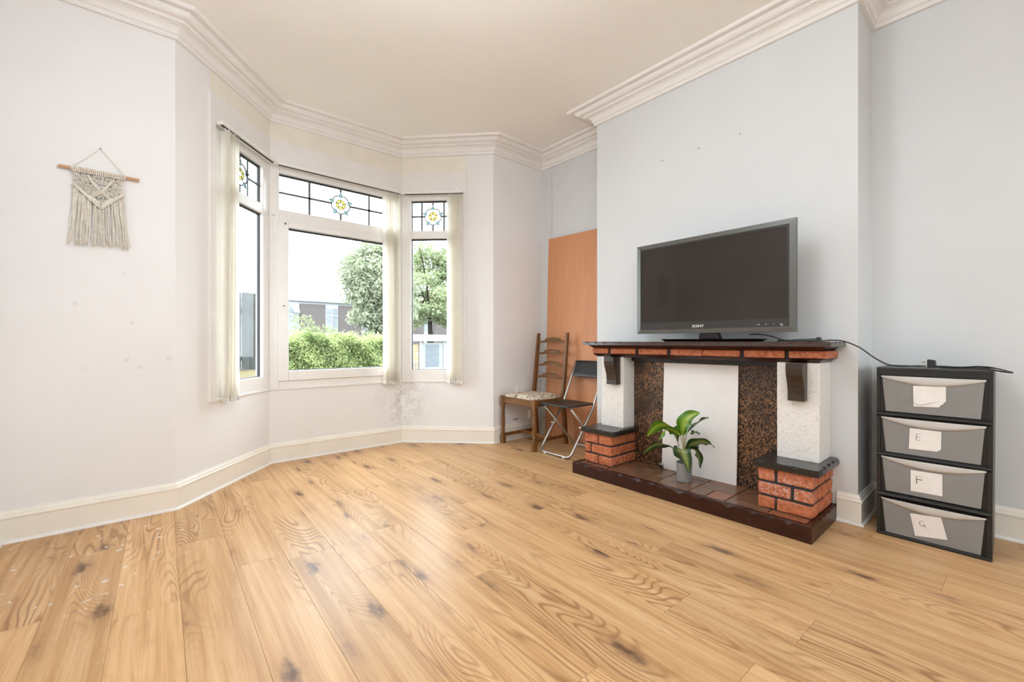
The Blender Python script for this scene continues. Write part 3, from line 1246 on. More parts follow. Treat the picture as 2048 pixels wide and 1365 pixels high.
def pier(y0, y1, near):
    """three courses of brick, a slate cap, a white plastered post and a timber corbel"""
    px0 = 2.605 if near else 2.592
    mb = MB()
    mb.box(px0 + .008, FX - .002, y0 + .008, y1 - .008, .083, .313)
    p = obj('brick_pier', mb, M['mortar'], fire)
    rows = [(.087, .150), (.162, .225), (.238, .309)]
    d = .007
    ym = (y0 + y1) / 2
    for r, (z0, z1) in enumerate(rows):
        cut = (y1 - (.085 if near else .125)) if r != 1 else (y0 + .095 if near else y1 - .055)
        gap = .009
        # the brick on the corner nearest the camera wraps round the end
        xw = px0 + (.20 if r != 1 else .105)
        if near:
            brick(p, px0 - random.uniform(0, .004), px0 + .09, y0 - .001, cut - gap, z0, z1)
            brick(p, px0 - random.uniform(0, .004), px0 + .09, cut + gap * .4, y1, z0, z1)
            for a, b in ((px0 + .10, px0 + .21), (px0 + .225, FX - .003)) if r != 1 else ((px0 + .10, px0 + .155), (px0 + .17, px0 + .275), (px0 + .29, FX - .003)):
                brick(p, a, b, y0 - random.uniform(0, .003), y0 + .06, z0, z1)
                brick(p, a, b, y1 - .06, y1, z0, z1)
        else:
            brick(p, px0 - random.uniform(0, .004), xw, y0 - .001, cut - gap * .6, z0, z1)
            brick(p, px0 - random.uniform(0, .004), px0 + .09, cut + gap * .4, y1, z0, z1)
            brick(p, xw + .010, 2.905, y0 - random.uniform(0, .003), y0 + .06, z0, z1)
            brick(p, px0 + .10, px0 + .22, y1 - .06, y1, z0, z1)
            brick(p, px0 + .232, FX - .003, y1 - .06, y1, z0, z1)
    wavy_slab('pier_cap', px0 - .022, FX - .001, y0 - .032, y1 + .022, .312, .346, M['slate'], p, chip=.012)
    mb = MB()
    mb.box(2.757, FX - .001, y0 + .008 if near else y0 + .01, y1 - .045 if near else y1 - .03, .345, .886)
    post = obj('plaster_post', mb, M['plaster'], fire, bevel=.004)
    # corbel: serpentine front profile in x-z
    cy0, cy1 = (.731, .811) if near else (1.941, 2.031)
    prof = [(2.757, .886), (2.668, .886), (2.668, .852), (2.673, .818), (2.688, .784), (2.699, .748), (2.703, .712), (2.702, .676), (2.757, .676)]
    mb = MB()
    mb.prism(prof, lambda a, b, h: (a, h, b), cy0, cy1)
    obj('corbel', mb, M['corbel_wood'], fire, bevel=.003)
    return p


pier(.668, .925, True)
pier(1.905, 2.150, False)

# mantelshelf
MY0, MY1 = .605, 2.232
mshelf = wavy_slab('mantel_shelf', 2.665, FX - .001, MY0, MY1, .974, 1.0, M['dark_wood_lit'], fire, chip=.009, drop=1.2)
for z0, z1, pa, pbm, e0, e1 in ((.950, .975, .030, .072, .030, .026), (.884, .906, .062, .075, .040, .052)):
    prof_lo, prof_hi = (pbm, pa) if z0 > .93 else (pa + .03, pa)
    mb = MB()
    a, b = 2.665 + prof_lo, 2.665 + prof_hi
    ea = (prof_lo) * .8
    eb = (prof_hi) * .8
    lo = [(a, MY0 + ea, z0), (FX - .001, MY0 + ea, z0), (FX - .001, MY1 - ea, z0), (a, MY1 - ea, z0)]
    hi = [(b, MY0 + eb, z1), (FX - .001, MY0 + eb, z1), (FX - .001, MY1 - eb, z1), (b, MY1 - eb, z1)]
    mb.hexa(lo, hi)
    obj('mantel_moulding', mb, M['dark_wood'], mshelf, bevel=.002)
mb = MB()
mb.box(2.748, FX - .002, .648, 2.188, .904, .952)
mcore = obj('mantel_frieze', mb, M['mortar'], mshelf)
cuts = [(2.196, 2.040), (2.020, 1.799), (1.772, 1.549), (1.524, 1.3055), (1.3035, 1.077), (1.052, .836), (.816, .640)]
for k, (b, a) in enumerate(cuts):
    brick(mcore, 2.737 - random.uniform(0, .004), FX - .004 if k in (0, 6) else 2.85, a, b, .907, .950)

# white sheet closing the fire opening
mb = MB()
mb.hexa([(2.868, 1.146, .0835), (2.876, 1.146, .0835), (2.876, 1.664, .0835), (2.868, 1.664, .0835)], [(2.886, 1.141, .847), (2.894, 1.141, .847), (2.894, 1.655, .847), (2.886, 1.655, .847)])
o = obj('fire_board', mb, M['white_board'], None)
tag(o, 'plain white board leaning across the fireplace opening between copper panels', 'board')
# gas tap at the foot of the panel
gt = thing('gas_tap', (2.83, 1.66, .084), 'small dull chrome gas tap on the hearth beside the white board', 'tap')
mb = MB()
mb.lathe([(.011, 0), (.011, .018), (.007, .02), (.007, .03)], (2.835, 1.645, .083), 12)
obj('tap_body', mb, M['gasket'], gt)
mb = MB()
mb.blob((2.835, 1.648, .119), .012, .020, .009, 10, 6)
obj('tap_head', mb, M['brass'], gt, smooth=True)

# ------------------------------------------------------------------ television
tv = thing('television', (2.76, 1.27, 1.0), 'flat-screen television with graphite frame standing on the mantelshelf', 'television')
TX = 2.72
TY0, TY1, TZ0, TZ1 = .773, 1.775, 1.056, 1.685
mb = MB()
mb.box(TX + .012, TX + .034, TY0 + .004, TY1 - .004, TZ0 + .004, TZ1 - .004)
mb.hexa([(TX + .034, TY0 + .05, TZ0 + .03), (TX + .085, TY0 + .12, TZ0 + .05), (TX + .085, TY1 - .12, TZ0 + .05), (TX + .034, TY1 - .05, TZ0 + .03)], [(TX + .034, TY0 + .05, TZ1 - .03), (TX + .085, TY0 + .12, TZ1 - .06), (TX + .085, TY1 - .12, TZ1 - .06), (TX + .034, TY1 - .05, TZ1 - .03)])
mb.box(TX + .085, TX + .11, TY0 + .15, TY1 - .15, TZ0 + .08, TZ1 - .12)
obj('back_shell', mb, M['black_plastic'], tv, bevel=.006)
# outer frame: four mitred, outward sloping bars
def frame_ring(mb, ya, yb, za, zb, wl, wr, wb_, wt, xo, xi, xback):
    o = [(ya, za), (yb, za), (yb, zb), (ya, zb)]
    i = [(ya + wl, za + wb_), (yb - wr, za + wb_), (yb - wr, zb - wt), (ya + wl, zb - wt)]
    vs = [(xo, *p) for p in o] + [(xi, *p) for p in i] + [(xback, *p) for p in o] + [(xback, *p) for p in i]
    fs = []
    for k in range(4):
        m = (k + 1) % 4
        fs += [(k, m, m + 4, k + 4), (k, k + 8, m + 8, m), (k + 4, m + 4, m + 12, k + 12), (k + 8, k + 12, m + 12, m + 8)]
    mb.add(vs, fs)


mb = MB()
frame_ring(mb, TY0, TY1, TZ0, TZ1, .034, .030, .028, .030, TX + .004, TX, TX + .024)
obj('outer_frame', mb, M['tv_bezel'], tv, bevel=.0015)
mb = MB()
frame_ring(mb, TY0 + .034, TY1 - .030, TZ0 + .028, TZ1 - .030, .010, .006, .048, .010, TX + .003, TX + .003, TX + .03)
inner = obj('inner_bezel', mb, M['tv_inner'], tv)
mb = MB()
mb.box(TX + .006, TX + .02, TY0 + .04, TY1 - .032, TZ0 + .07, TZ1 - .036)
obj('screen', mb, M['screen'], tv)


def text_mesh(name, body, size, mat, parent, loc, rot, extr=.0006, sx=1.0, offset=0.0):
    c = bpy.data.curves.new(name, 'FONT')
    c.body = body
    c.size = size
    c.extrude = extr
    c.offset = offset
    c.align_x = 'CENTER'
    c.align_y = 'CENTER'
    t = bpy.data.objects.new(name, c)
    COL.objects.link(t)
    dg = bpy.context.evaluated_depsgraph_get()
    me = bpy.data.meshes.new_from_object(t.evaluated_get(dg))
    bpy.data.objects.remove(t)
    bpy.data.curves.remove(c)
    me.transform(Matrix.Translation(Vector(loc) - base_of(parent)) @ rot @ Matrix.Diagonal((sx, 1, 1, 1)))
    me.materials.clear()
    me.materials.append(mat)
    o = bpy.data.objects.new(name, me)
    COL.objects.link(o)
    o.parent = parent
    return o


# text facing -x, reading towards -y
RX = Matrix(((0, 0, -1, 0), (-1, 0, 0, 0), (0, 1, 0, 0), (0, 0, 0, 1)))
text_mesh('brand_lettering', 'SONY', .023, M['tv_white'], tv, (TX + .0025, 1.325, 1.1005), RX, sx=1.25, offset=.0006)
text_mesh('small_lettering', 'BRAVIA', .011, M['tv_bezel'], tv, (TX + .0005, 1.733, TZ1 - .02), RX, sx=1.1)
for y, wd, z in ((.965, .014, 1.099), (.925, .006, 1.099), (.885, .004, 1.099), (.848, .010, 1.099), (.8445, .013, 1.0925)):
    mb = MB()
    mb.box(TX + .0022, TX + .003, y - wd / 2, y + wd / 2, z, z + .003)
    obj('indicator_mark', mb, M['tv_white'], tv)
mb = MB()
mb.hexa([(2.75, 1.20, 1.018), (2.80, 1.20, 1.018), (2.80, 1.335, 1.018), (2.75, 1.335, 1.018)], [(2.75, 1.222, 1.075), (2.79, 1.222, 1.075), (2.79, 1.325, 1.075), (2.75, 1.325, 1.075)])
obj('stand_neck', mb, M['gloss_black'], tv, bevel=.004)
mb = MB()
mb.hexa([(2.70, 1.00, 1.0005), (2.89, 1.00, 1.0005), (2.89, 1.545, 1.0005), (2.70, 1.545, 1.0005)], [(2.682, .974, 1.018), (2.90, .974, 1.018), (2.90, 1.568, 1.018), (2.682, 1.568, 1.018)])
obj('stand_base', mb, M['gloss_black'], tv, bevel=.003)

# slim black bar-shaped device lying on the shelf
dv = thing('bar_device', (2.77, .77, 1.0), 'slim black bar-shaped device with raised end lying on the mantelshelf', 'device')
mb = MB()
mb.box(2.762, 2.795, .678, .880, 1.001, 1.012)
obj('bar_body', mb, M['black_plastic'], dv, bevel=.002)
mb = MB()
mb.hexa([(2.764, .69, 1.012), (2.785, .69, 1.012), (2.785, .81, 1.012), (2.764, .81, 1.012)], [(2.767, .69, 1.020), (2.782, .69, 1.020), (2.782, .80, 1.014), (2.762, .80, 1.014)])
obj('sloping_lid', mb, M['black_plastic'], dv)
mb = MB()
mb.tube([(2.760, .684, 1.016), (2.797, .684, 1.016)], .0095, 12)
obj('end_hinge', mb, M['black_plastic'], dv)

# ------------------------------------------------------------------ drawer tower
tw = thing('drawer_tower', (3.1, .262, 0), 'black plastic tower of four smoky translucent drawers with paper notes', 'drawers')
KY0, KY1, KX0, KX1, KZ = .060, .466, 2.925, 3.292, .866
YC = .2625
fr = MB()
fr.hexa([(KX0, KY0, .0), (KX1, KY0, 0), (KX1, KY0 + .02, 0), (KX0, KY0 + .02, 0)], [(KX0 + .004, KY0 - .004, KZ), (KX1, KY0 - .004, KZ), (KX1, KY0 + .012, KZ), (KX0 + .004, KY0 + .012, KZ)])
obj('side_panel', fr, M['black_plastic'], tw, bevel=.003)
fr = MB()
fr.hexa([(KX0, KY1 - .016, .0), (KX1, KY1 - .016, 0), (KX1, KY1, 0), (KX0, KY1, 0)], [(KX0 + .004, KY1 - .014, KZ), (KX1, KY1 - .014, KZ), (KX1, KY1, KZ), (KX0 + .004, KY1, KZ)])
obj('side_panel', fr, M['black_plastic'], tw, bevel=.003)
mb = MB()
mb.box(KX0 + .002, KX1, KY0 + .004, KY1 - .006, KZ - .040, KZ - .006)
mb.box(KX0, KX1, KY0 - .003, KY1, KZ - .012, KZ - .004)
for a in ((KX0, KX0 + .012, KY0 - .003, KY1), (KX1 - .012, KX1, KY0 - .003, KY1), (KX0 + .012, KX1 - .012, KY0 - .003, KY0 + .009), (KX0 + .012, KX1 - .012, KY1 - .012, KY1)):
    mb.box(a[0], a[1], a[2], a[3], KZ - .006, KZ + .001)
obj('top_panel', mb, M['black_plastic'], tw, bevel=.002)
DZ = [(.642, .822), (.432, .610), (.229, .406), (.016, .191)]
for k, zc in enumerate((.626, .418, .2105)):
    mb = MB()
    n = 10
    pr = [(KX0 - .012 * math.cos(math.pi * (j / n - .5)), zc - .012 + .024 * j / n) for j in range(n + 1)] + [(KX0 + .02, zc + .012), (KX0 + .02, zc - .012)]
    mb.prism(pr, lambda a, b, h: (a, h, b), KY0 + .002, KY1 - .002)
    obj('rail', mb, M['black_plastic'], tw, smooth=False)
    for a, b in ((KY0 + .01, KY0 + .03), (KY1 - .03, KY1 - .01)):
        mb = MB()
        mb.box(KX0 + .02, KX1 - .01, a, b, zc - .010, zc + .002)
        obj('runner', mb, M['black_plastic'], tw)
mb = MB()
mb.box(KX0 - .008, KX1, KY0, KY1, .0, .015)
obj('base_panel', mb, M['black_plastic'], tw, bevel=.004)
mb = MB()
for z0, z1, in ((.02, .85),):
    mb.box(KX1 - .006, KX1, KY0 + .02, KY1 - .02, z0, z1)
obj('rear_panel', mb, M['black_plastic'], tw)
# dark cheeks between the trapezoid drawers and the sides
for z0, z1 in DZ:
    for sgn in (-1, 1):
        mb = MB()
        yo = YC + sgn * .190
        yt, yb_ = YC + sgn * .181, YC + sgn * .169
        b = sorted([yo, yb_])
        t = sorted([yo, yt])
        mb.hexa([(KX0 + .010, b[0], z0 - .01), (KX0 + .02, b[0], z0 - .01), (KX0 + .02, b[1], z0 - .01), (KX0 + .010, b[1], z0 - .01)],
                [(KX0 + .010, t[0], z1 + .01), (KX0 + .02, t[0], z1 + .01), (KX0 + .02, t[1], z1 + .01), (KX0 + .010, t[1], z1 + .01)])
        obj('cheek', mb, M['black_plastic'], tw)


def stroke(mb, pts, x, r=.0016):
    mb.tube([(x, y, z) for y, z in pts], r, 5)


NOTES = [
    [(.324, .780), (.209, .784), (.209, .712), (.216, .706), (.219, .698), (.226, .694), (.232, .682), (.324, .676)],
    [(.337, .567), (.224, .566), (.226, .478), (.240, .466), (.341, .462)],
    [(.334, .358), (.221, .360), (.221, .254), (.334, .252)],
    [(.336, .140), (.225, .152), (.204, .050), (.318, .032)]]
for k, (z0, z1) in enumerate(DZ):
    hw1, hw0 = .180, .167
    dp = .345
    th = .003
    d = MB()
    xf0, xf1 = KX0 + .004, KX0 - .006      # bottom and top of the front (leans out at the top)
    d.hexa([(xf0, YC - hw0, z0), (xf0 + th, YC - hw0, z0), (xf0 + th, YC + hw0, z0), (xf0, YC + hw0, z0)], [(xf1, YC - hw1, z1), (xf1 + th, YC - hw1, z1), (xf1 + th, YC + hw1, z1), (xf1, YC + hw1, z1)])
    root_d = obj('drawer', d, M['drawer'], tw)
    d = MB()
    d.box(xf0 + th, KX0 + dp, YC - hw0 + .008, YC + hw0 - .008, z0, z0 + th)
    obj('drawer_bottom', d, M['drawer'], root_d)
    d = MB()
    d.box(KX0 + dp - th, KX0 + dp, YC - hw0 + .008, YC + hw0 - .008, z0 + th, z1 - .01)
    obj('drawer_back', d, M['drawer'], root_d)
    for sgn in (-1, 1):
        d = MB()
        y = YC + sgn * (hw0 - .006)
        d.box(xf0 + th, KX0 + dp - th, y - th / 2, y + th / 2, z0 + th, z1 - .01)
        obj('drawer_side', d, M['drawer'], root_d)
    # handle lip: crescent bulging outward, straight along the top
    d = MB()
    n = 16
    def lip(u, v):
        y = YC + (2 * u - 1) * (hw1 + .004)
        hgt = .007 + .036 * (1 - (2 * u - 1) ** 2)
        out = .003 + .016 * (1 - (2 * u - 1) ** 4)
        a = v * math.pi / 2
        return (xf1 - out * math.cos(a) ** .6 + .001 if v < 1 else xf1 + .001, y, z1 + .003 - hgt * (1 - math.cos(a * 1.0)) * 1.0)
    d.grid(lip, n, 6)
    obj('handle_lip', d, M['drawer_lip'], root_d, smooth=True, solid=.0025, fix=False)
    # paper note taped to the front
    d = MB()
    def fx(z):
        return xf0 + (xf1 - xf0) * (z - z0) / (z1 - z0) - .0012
    pts = NOTES[k]
    nn = len(pts)
    d.add([(fx(z), y, z) for y, z in pts] + [(fx(z) + .0006, y, z) for y, z in pts],
          [tuple(range(nn)), tuple(range(2 * nn - 1, nn - 1, -1))] + [(i, (i + 1) % nn, (i + 1) % nn + nn, i + nn) for i in range(nn)])
    note = obj('paper_note', d, M['paper'], root_d)
    ink = MB()
    if k == 0:                              # torn label, a curled flap and no letter left
        d = MB()
        d.add([(fx(.76), .286, .762), (fx(.70) - .004, .322, .700), (fx(.69) - .012, .300, .688), (fx(.69) - .006, .268, .700), (fx(.71) - .002, .235, .712)],
              [(0, 1, 2), (0, 2, 3), (0, 3, 4)])
        obj('torn_flap', d, M['paper'], note, fix=False, solid=.0005)
    elif k == 1:
        X = fx(.53) - .0004
        stroke(ink, [(.312, .540), (.313, .522), (.3145, .512)], X, .0007)
        stroke(ink, [(.312, .540), (.303, .541), (.295, .541)], X, .0007)
        stroke(ink, [(.313, .526), (.304, .527), (.297, .528)], X, .0007)
        stroke(ink, [(.3145, .512), (.306, .511), (.298, .512)], X, .0007)
    elif k == 2:
        X = fx(.31) - .0004
        stroke(ink, [(.313, .331), (.312, .312), (.3115, .294)], X, .0013)
        stroke(ink, [(.316, .333), (.303, .331), (.293, .330)], X, .0013)
        stroke(ink, [(.313, .316), (.301, .316), (.291, .317)], X, .0016)
    else:
        X = fx(.10) - .0004
        stroke(ink, [(.284, .111), (.291, .115), (.298, .112), (.302, .103), (.300, .094), (.292, .089), (.285, .091), (.281, .097), (.281, .088), (.279, .084)], X, .0008)
        stroke(ink, [(.289, .098), (.281, .097)], X, .0008)
    if ink.v:
        obj('handwritten_letter', ink, M['ink'], note)

# ------------------------------------------------------------------ TV power cable trailing to the tower
def smooth_path(pts, n=8):
    pts = [Vector(p) for p in pts]
    out = []
    for i in range(len(pts) - 1):
        p0, p1, p2, p3 = pts[max(i - 1, 0)], pts[i], pts[i + 1], pts[min(i + 2, len(pts) - 1)]
        for k in range(n):
            t = k / n
            out.append(.5 * ((2 * p1) + (-p0 + p2) * t + (2 * p0 - 5 * p1 + 4 * p2 - p3) * t * t + (-p0 + 3 * p1 - 3 * p2 + p3) * t ** 3))
    out.append(pts[-1])
    return out


cb = thing('power_cable', (2.9, .6, 1.0), 'black power cable trailing from the mantelshelf to the drawer tower', 'cable')
mb = MB()
mb.tube(smooth_path([(2.85, 1.06, 1.045), (2.80, .99, 1.044), (2.75, .91, 1.032), (2.742, .83, 1.008), (2.738, .75, 1.004), (2.742, .67, 1.004), (2.79, .63, 1.008), (2.83, .585, 1.002), (2.885, .53, .970), (2.93, .475, .915), (2.97, .425, .880),
                     (3.01, .37, .8725), (3.10, .33, .8725), (3.14, .25, .8725), (3.10, .17, .8725), (3.06, .11, .880), (3.02, .06, .878), (2.90, .012, .869), (2.86, .002, .866), (2.88, .03, .868), (2.93, .07, .8725), (2.955, .15, .8725), (2.985, .22, .8725), (3.04, .25, .8735), (3.055, .27, .882)]), .0034, 8)
obj('cord', mb, M['black_plastic'], cb, smooth=True)
mb = MB()
mb.hexa([(3.03, .252, .868), (3.075, .252, .868), (3.075, .285, .868), (3.03, .285, .868)], [(3.033, .255, .906), (3.072, .255, .906), (3.072, .285, .911), (3.033, .285, .911)])
plug = obj('plug_body', mb, M['black_plastic'], cb, bevel=.004)
mb = MB()
mb.box(3.033, 3.072, .285, .288, .870, .908)
obj('plug_face', mb, M['white_plastic'], plug)
for x, z, h in ((3.05, .895, .008), (3.042, .878, .006), (3.062, .878, .006)):
    mb = MB()
    mb.box(x - .003, x + .003, .288, .306, z - h / 2, z + h / 2)
    obj('pin', mb, M['brass'], plug)

# ------------------------------------------------------------------ ladder-back chair
lc = thing('ladder_back_chair', (2.93, 3.06, 0), 'brown ladder-back wooden chair with floral fabric seat in the alcove corner', 'chair')
YA, YB = 2.838, 3.285
for y in (YA, YB):
    mb = MB()
    x = 2.712
    h = .0205
    mb.box(x - h, x + h, y - h, y + h, 0, .085)
    mb.box(x - h, x + h, y - h, y + h, .385, .470)
    pr = [(.019, .085), (.014, .092), (.018, .10), (.018, .106), (.014, .112), (.018, .118), (.018, .124), (.0145, .130), (.017, .15), (.019, .19), (.0195, .235), (.017, .27),
          (.0145, .285), (.019, .291), (.019, .297), (.015, .303), (.019, .309), (.019, .316), (.015, .322), (.0165, .34), (.0185, .352), (.015, .358), (.019, .364), (.019, .370), (.015, .377), (.018, .385)]
    mb.lathe(pr, (x, y, 0), 16)
    obj('leg', mb, M['chair_oak'], lc, bevel=.002)
for y in (YA + .022, YB - .022):
    # back leg and post in one sweep, kinked at the seat
    mb = MB()
    P = [(3.158, 0, .018), (3.120, .42, .018), (3.116, .50, .017), (3.132, .62, .0165), (3.182, 1.085, .013), (3.183, 1.091, .010)]
    for a in range(len(P) - 1):
        (x0, z0, h0), (x1, z1, h1) = P[a], P[a + 1]
        mb.hexa([(x0 - h0, y - h0, z0), (x0 + h0, y - h0, z0), (x0 + h0, y + h0, z0), (x0 - h0, y + h0, z0)],
                [(x1 - h1, y - h1, z1), (x1 + h1, y - h1, z1), (x1 + h1, y + h1, z1), (x1 - h1, y + h1, z1)])
    obj('back_post', mb, M['chair_oak'], lc)
yl, yr = YA + .034, YB - .034
for k, zb in enumerate((.985, .865, .745, .625)):
    def xs_(z):
        return 3.132 + (z - .62) / .465 * .05
    prof = []
    n = 24
    top = []
    for j in range(n + 1):
        u = j / n
        e = .026
        if .17 < u < .83:
            uu = (u - .17) / .66
            e = .042 + .020 * math.sin(math.pi * uu)
            if uu < .06 or uu > .94:
                e = .036
        top.append((u, e))
    bot = [(1 - j / n, .010 * math.sin(math.pi * (1 - j / n)) if .2 < j / n < .8 else .004) for j in range(n + 1)]
    poly = [(yl + (yr - yl) * u, zb + e) for u, e in top] + [(yl + (yr - yl) * u, zb + e) for u, e in bot]
    mb = MB()
    def fnb(a, b, h):
        u = (a - yl) / (yr - yl)
        return (xs_(b) + h + .014 * math.sin(math.pi * u), a, b)
    mb.prism(poly, fnb, -.006, .006)
    obj('ladder_rail', mb, M['chair_oak_y'], lc)
# aprons with a carved, dentilled lower edge
for nm, a, b, ax in (('front', YA + .02, YB - .02, 'y'), ('side', 2.73, 3.11, 'x0'), ('side', 2.73, 3.11, 'x1'), ('back', YA + .03, YB - .03, 'b')):
    n = 20 if ax == 'y' else 2
    bot = []
    for j in range(n + 1):
        u = j / n
        bot.append((a + (b - a) * u, .402 + (.006 if j % 2 else 0)))
    poly = [(b, .462), (a, .462)] + bot
    mb = MB()
    if ax == 'y':
        mb.prism(poly, lambda p, q, h: (h, p, q), 2.702, 2.722)
    elif ax == 'b':
        mb.prism(poly, lambda p, q, h: (h, p, q), 3.108, 3.126)
    else:
        y = YA if ax == 'x0' else YB
        mb.prism(poly, lambda p, q, h, y=y: (p, h, q), y - .010, y + .010)
    obj('apron', mb, M['chair_oak_y'], lc)
for z0, x0, x1, y0, y1 in ((.07, 2.73, 3.14, YA - .009 + .010, YA + .009 + .010), (.07, 2.73, 3.14, YB - .019, YB - .001), (.075, 2.93, 2.95, YA + .019, YB - .019)):
    mb = MB()
    mb.box(x0, x1, y0, y1, z0, z0 + .030)
    obj('stretcher', mb, M['chair_oak'], lc, bevel=.002)
mb = MB()
def seatf(u, v):
    x = 2.705 + u * .400
    y = YA + .004 + v * (YB - YA - .008) + (.5 - v) * .03 * u
    e = min(1, min(u, 1 - u, v, 1 - v) / .12)
    return (x, y, .464 + .030 * math.sin(e * math.pi / 2) + .006 * math.sin(math.pi * u) * math.sin(math.pi * v))
mb.grid(seatf, 16, 16)
mb.box(2.712, 3.10, YA + .012, YB - .012, .455, .466)
obj('seat_pad', mb, M['seat_fabric'], lc, smooth=True)

# ------------------------------------------------------------------ folding chair
fc = thing('folding_chair', (2.95, 2.62, 0), 'black folding chair with steel tube legs beside the fireplace', 'chair')
FY0, FY1 = 2.440, 2.800
r = .0105
def arc_bar(xb, xt, zt, y0, y1, z=.013, n=6, R=.05):
    """U-shaped floor bar: down one side, along the floor, up the other"""
    d = Vector((xt - xb, 0, zt - z)).normalized()
    pts = []
    A0 = Vector((xb, y0, z)); B0 = Vector((xb, y1, z))
    up0 = [A0 + d * R, A0, A0 + Vector((0, R, 0))]
    for t in range(n + 1):
        t = t / n
        pts.append(up0[0] * (1 - t) ** 2 + up0[1] * 2 * t * (1 - t) + up0[2] * t * t)
    up1 = [B0 - Vector((0, R, 0)), B0, B0 + d * R]
    for t in range(n + 1):
        t = t / n
        pts.append(up1[0] * (1 - t) ** 2 + up1[1] * 2 * t * (1 - t) + up1[2] * t * t)
    return pts
pts = arc_bar(2.745, 3.055, .42, FY0, FY1)
side = [(3.04, .395), (3.06, .425), (3.075, .46), (3.18, .672), (3.245, .80)]
path = [(x, FY0, z) for x, z in reversed(side)] + [tuple(p) for p in pts] + [(x, FY1, z) for x, z in side]
mb = MB()
mb.tube(path, r, 10)
obj('front_frame', mb, M['steel'], fc, smooth=True)
pts = arc_bar(3.19, 2.79, .415, FY0 + .022, FY1 - .022)
path = [(2.785, FY0 + .022, .42)] + [tuple(p) for p in pts] + [(2.785, FY1 - .022, .42)]
mb = MB()
mb.tube(path, r, 10)
obj('rear_frame', mb, M['steel'], fc, smooth=True)
for y in (FY0 + .07, FY1 - .07):
    for x in (2.745, 3.19):
        mb = MB()
        mb.box(x - .012, x + .012, y - .012, y + .012, 0, .012)
        obj('rubber_foot', mb, M['white_plastic'], fc, bevel=.003)
for y in (FY0 + .011, FY1 - .011):
    mb = MB()
    mb.tube([(2.905, y - .02, .268 - .02), (2.905, y + .02, .268 - .02)], .006, 8)
    obj('pivot', mb, M['steel'], fc)
mb = MB()
def seat2(u, v):
    x = 2.728 + .345 * u
    y = FY0 + .004 + v * (FY1 - FY0 - .008)
    return (x, y, .442 - .010 * math.sin(math.pi * v) * math.sin(math.pi * u) + .004 * (u > .95))
mb.grid(seat2, 10, 10)
obj('seat', mb, M['black_plastic'], fc, smooth=True, solid=.014, fix=False, bevel=.003)
mb = MB()
mb.tube([(2.80, FY0 + .03, .428), (2.80, FY1 - .03, .428)], .007, 8)
obj('seat_crossbar', mb, M['steel'], fc)
mb = MB()
def backf(u, v):
    z = .668 + .146 * v
    y = FY0 - .012 + (FY1 - FY0 + .024) * u
    return (3.178 + (z - .668) * .5 + .010 * math.sin(math.pi * u), y, z + .006 * math.sin(math.pi * u) * (v - .5))
mb.grid(backf, 14, 5)
obj('backrest', mb, M['black_plastic'], fc, smooth=True, solid=.014, fix=False, bevel=.003)

# ------------------------------------------------------------------ beech board leaning in the alcove
mb = MB()
mb.hexa([(3.255, 2.47, .0), (3.273, 2.47, .0), (3.273, 3.244, 0), (3.255, 3.244, 0)], [(3.296, 2.47, 2.078), (3.314, 2.47, 2.078), (3.314, 3.230, 2.094), (3.296, 3.230, 2.094)])
o = obj('wooden_board', mb, M['panel_wood'], None, bevel=.001)
tag(o, 'tall beech-coloured wooden board leaning against the alcove wall behind the chairs', 'board')
# surface conduit and sockets
cd = thing('cable_conduit', (3.33, 3.2, 1.9), 'thin grey surface conduit running up the alcove wall to the cornice', 'conduit')
mb = MB()
mb.box(3.322, 3.335, 3.214, 3.228, .17, 2.862)
obj('conduit_run', mb, M['wall_cool'], cd, bevel=.003)
mb = MB()
mb.box(3.312, 3.335, 3.206, 3.236, 2.735, 2.752)
obj('conduit_clip', mb, M['white_plastic'], cd, bevel=.002)
sk = thing('wall_socket', (3.0, 3.35, .43), 'white double wall socket half hidden by the floral chair seat', 'socket')
mb = MB()
mb.box(2.933, 3.079, 3.328, 3.358, .438, .524)
obj('socket_box', mb, M['white_plastic'], sk, bevel=.006)
for x in (2.972, 3.042):
    mb = MB()
    mb.box(x - .012, x + .012, 3.325, 3.329, .497, .512)
    obj('switch', mb, M['white_plastic'], sk)
sk = thing('phone_socket', (3.14, 3.35, .18), 'small white wall box low on the alcove wall under the chair', 'socket')
mb = MB()
mb.box(3.115, 3.155, 3.322, 3.362, .19, .275)
obj('socket_box', mb, M['white_plastic'], sk, bevel=.006)
mb = MB()
mb.tube([(2.90, 3.352, .205), (2.91, 3.345, .20), (2.93, 3.345, .195), (2.955, 3.34, .205), (2.965, 3.348, .215)], .003, 6)
o = obj('wire_stub', mb, M['black_plastic'], None)
tag(o, 'short stub of black wire poking out of the wall above the skirting', 'wire')
# fixing holes on the chimney breast
for u, v in ((1.167, 2.364), (1.444, 2.363), (1.721, 2.363)):
    mb = MB()
    mb.tube([(2.972, u, v), (2.979, u, v)], .005, 8)
    obj('wall_plug', mb, M['brass'], chimney)

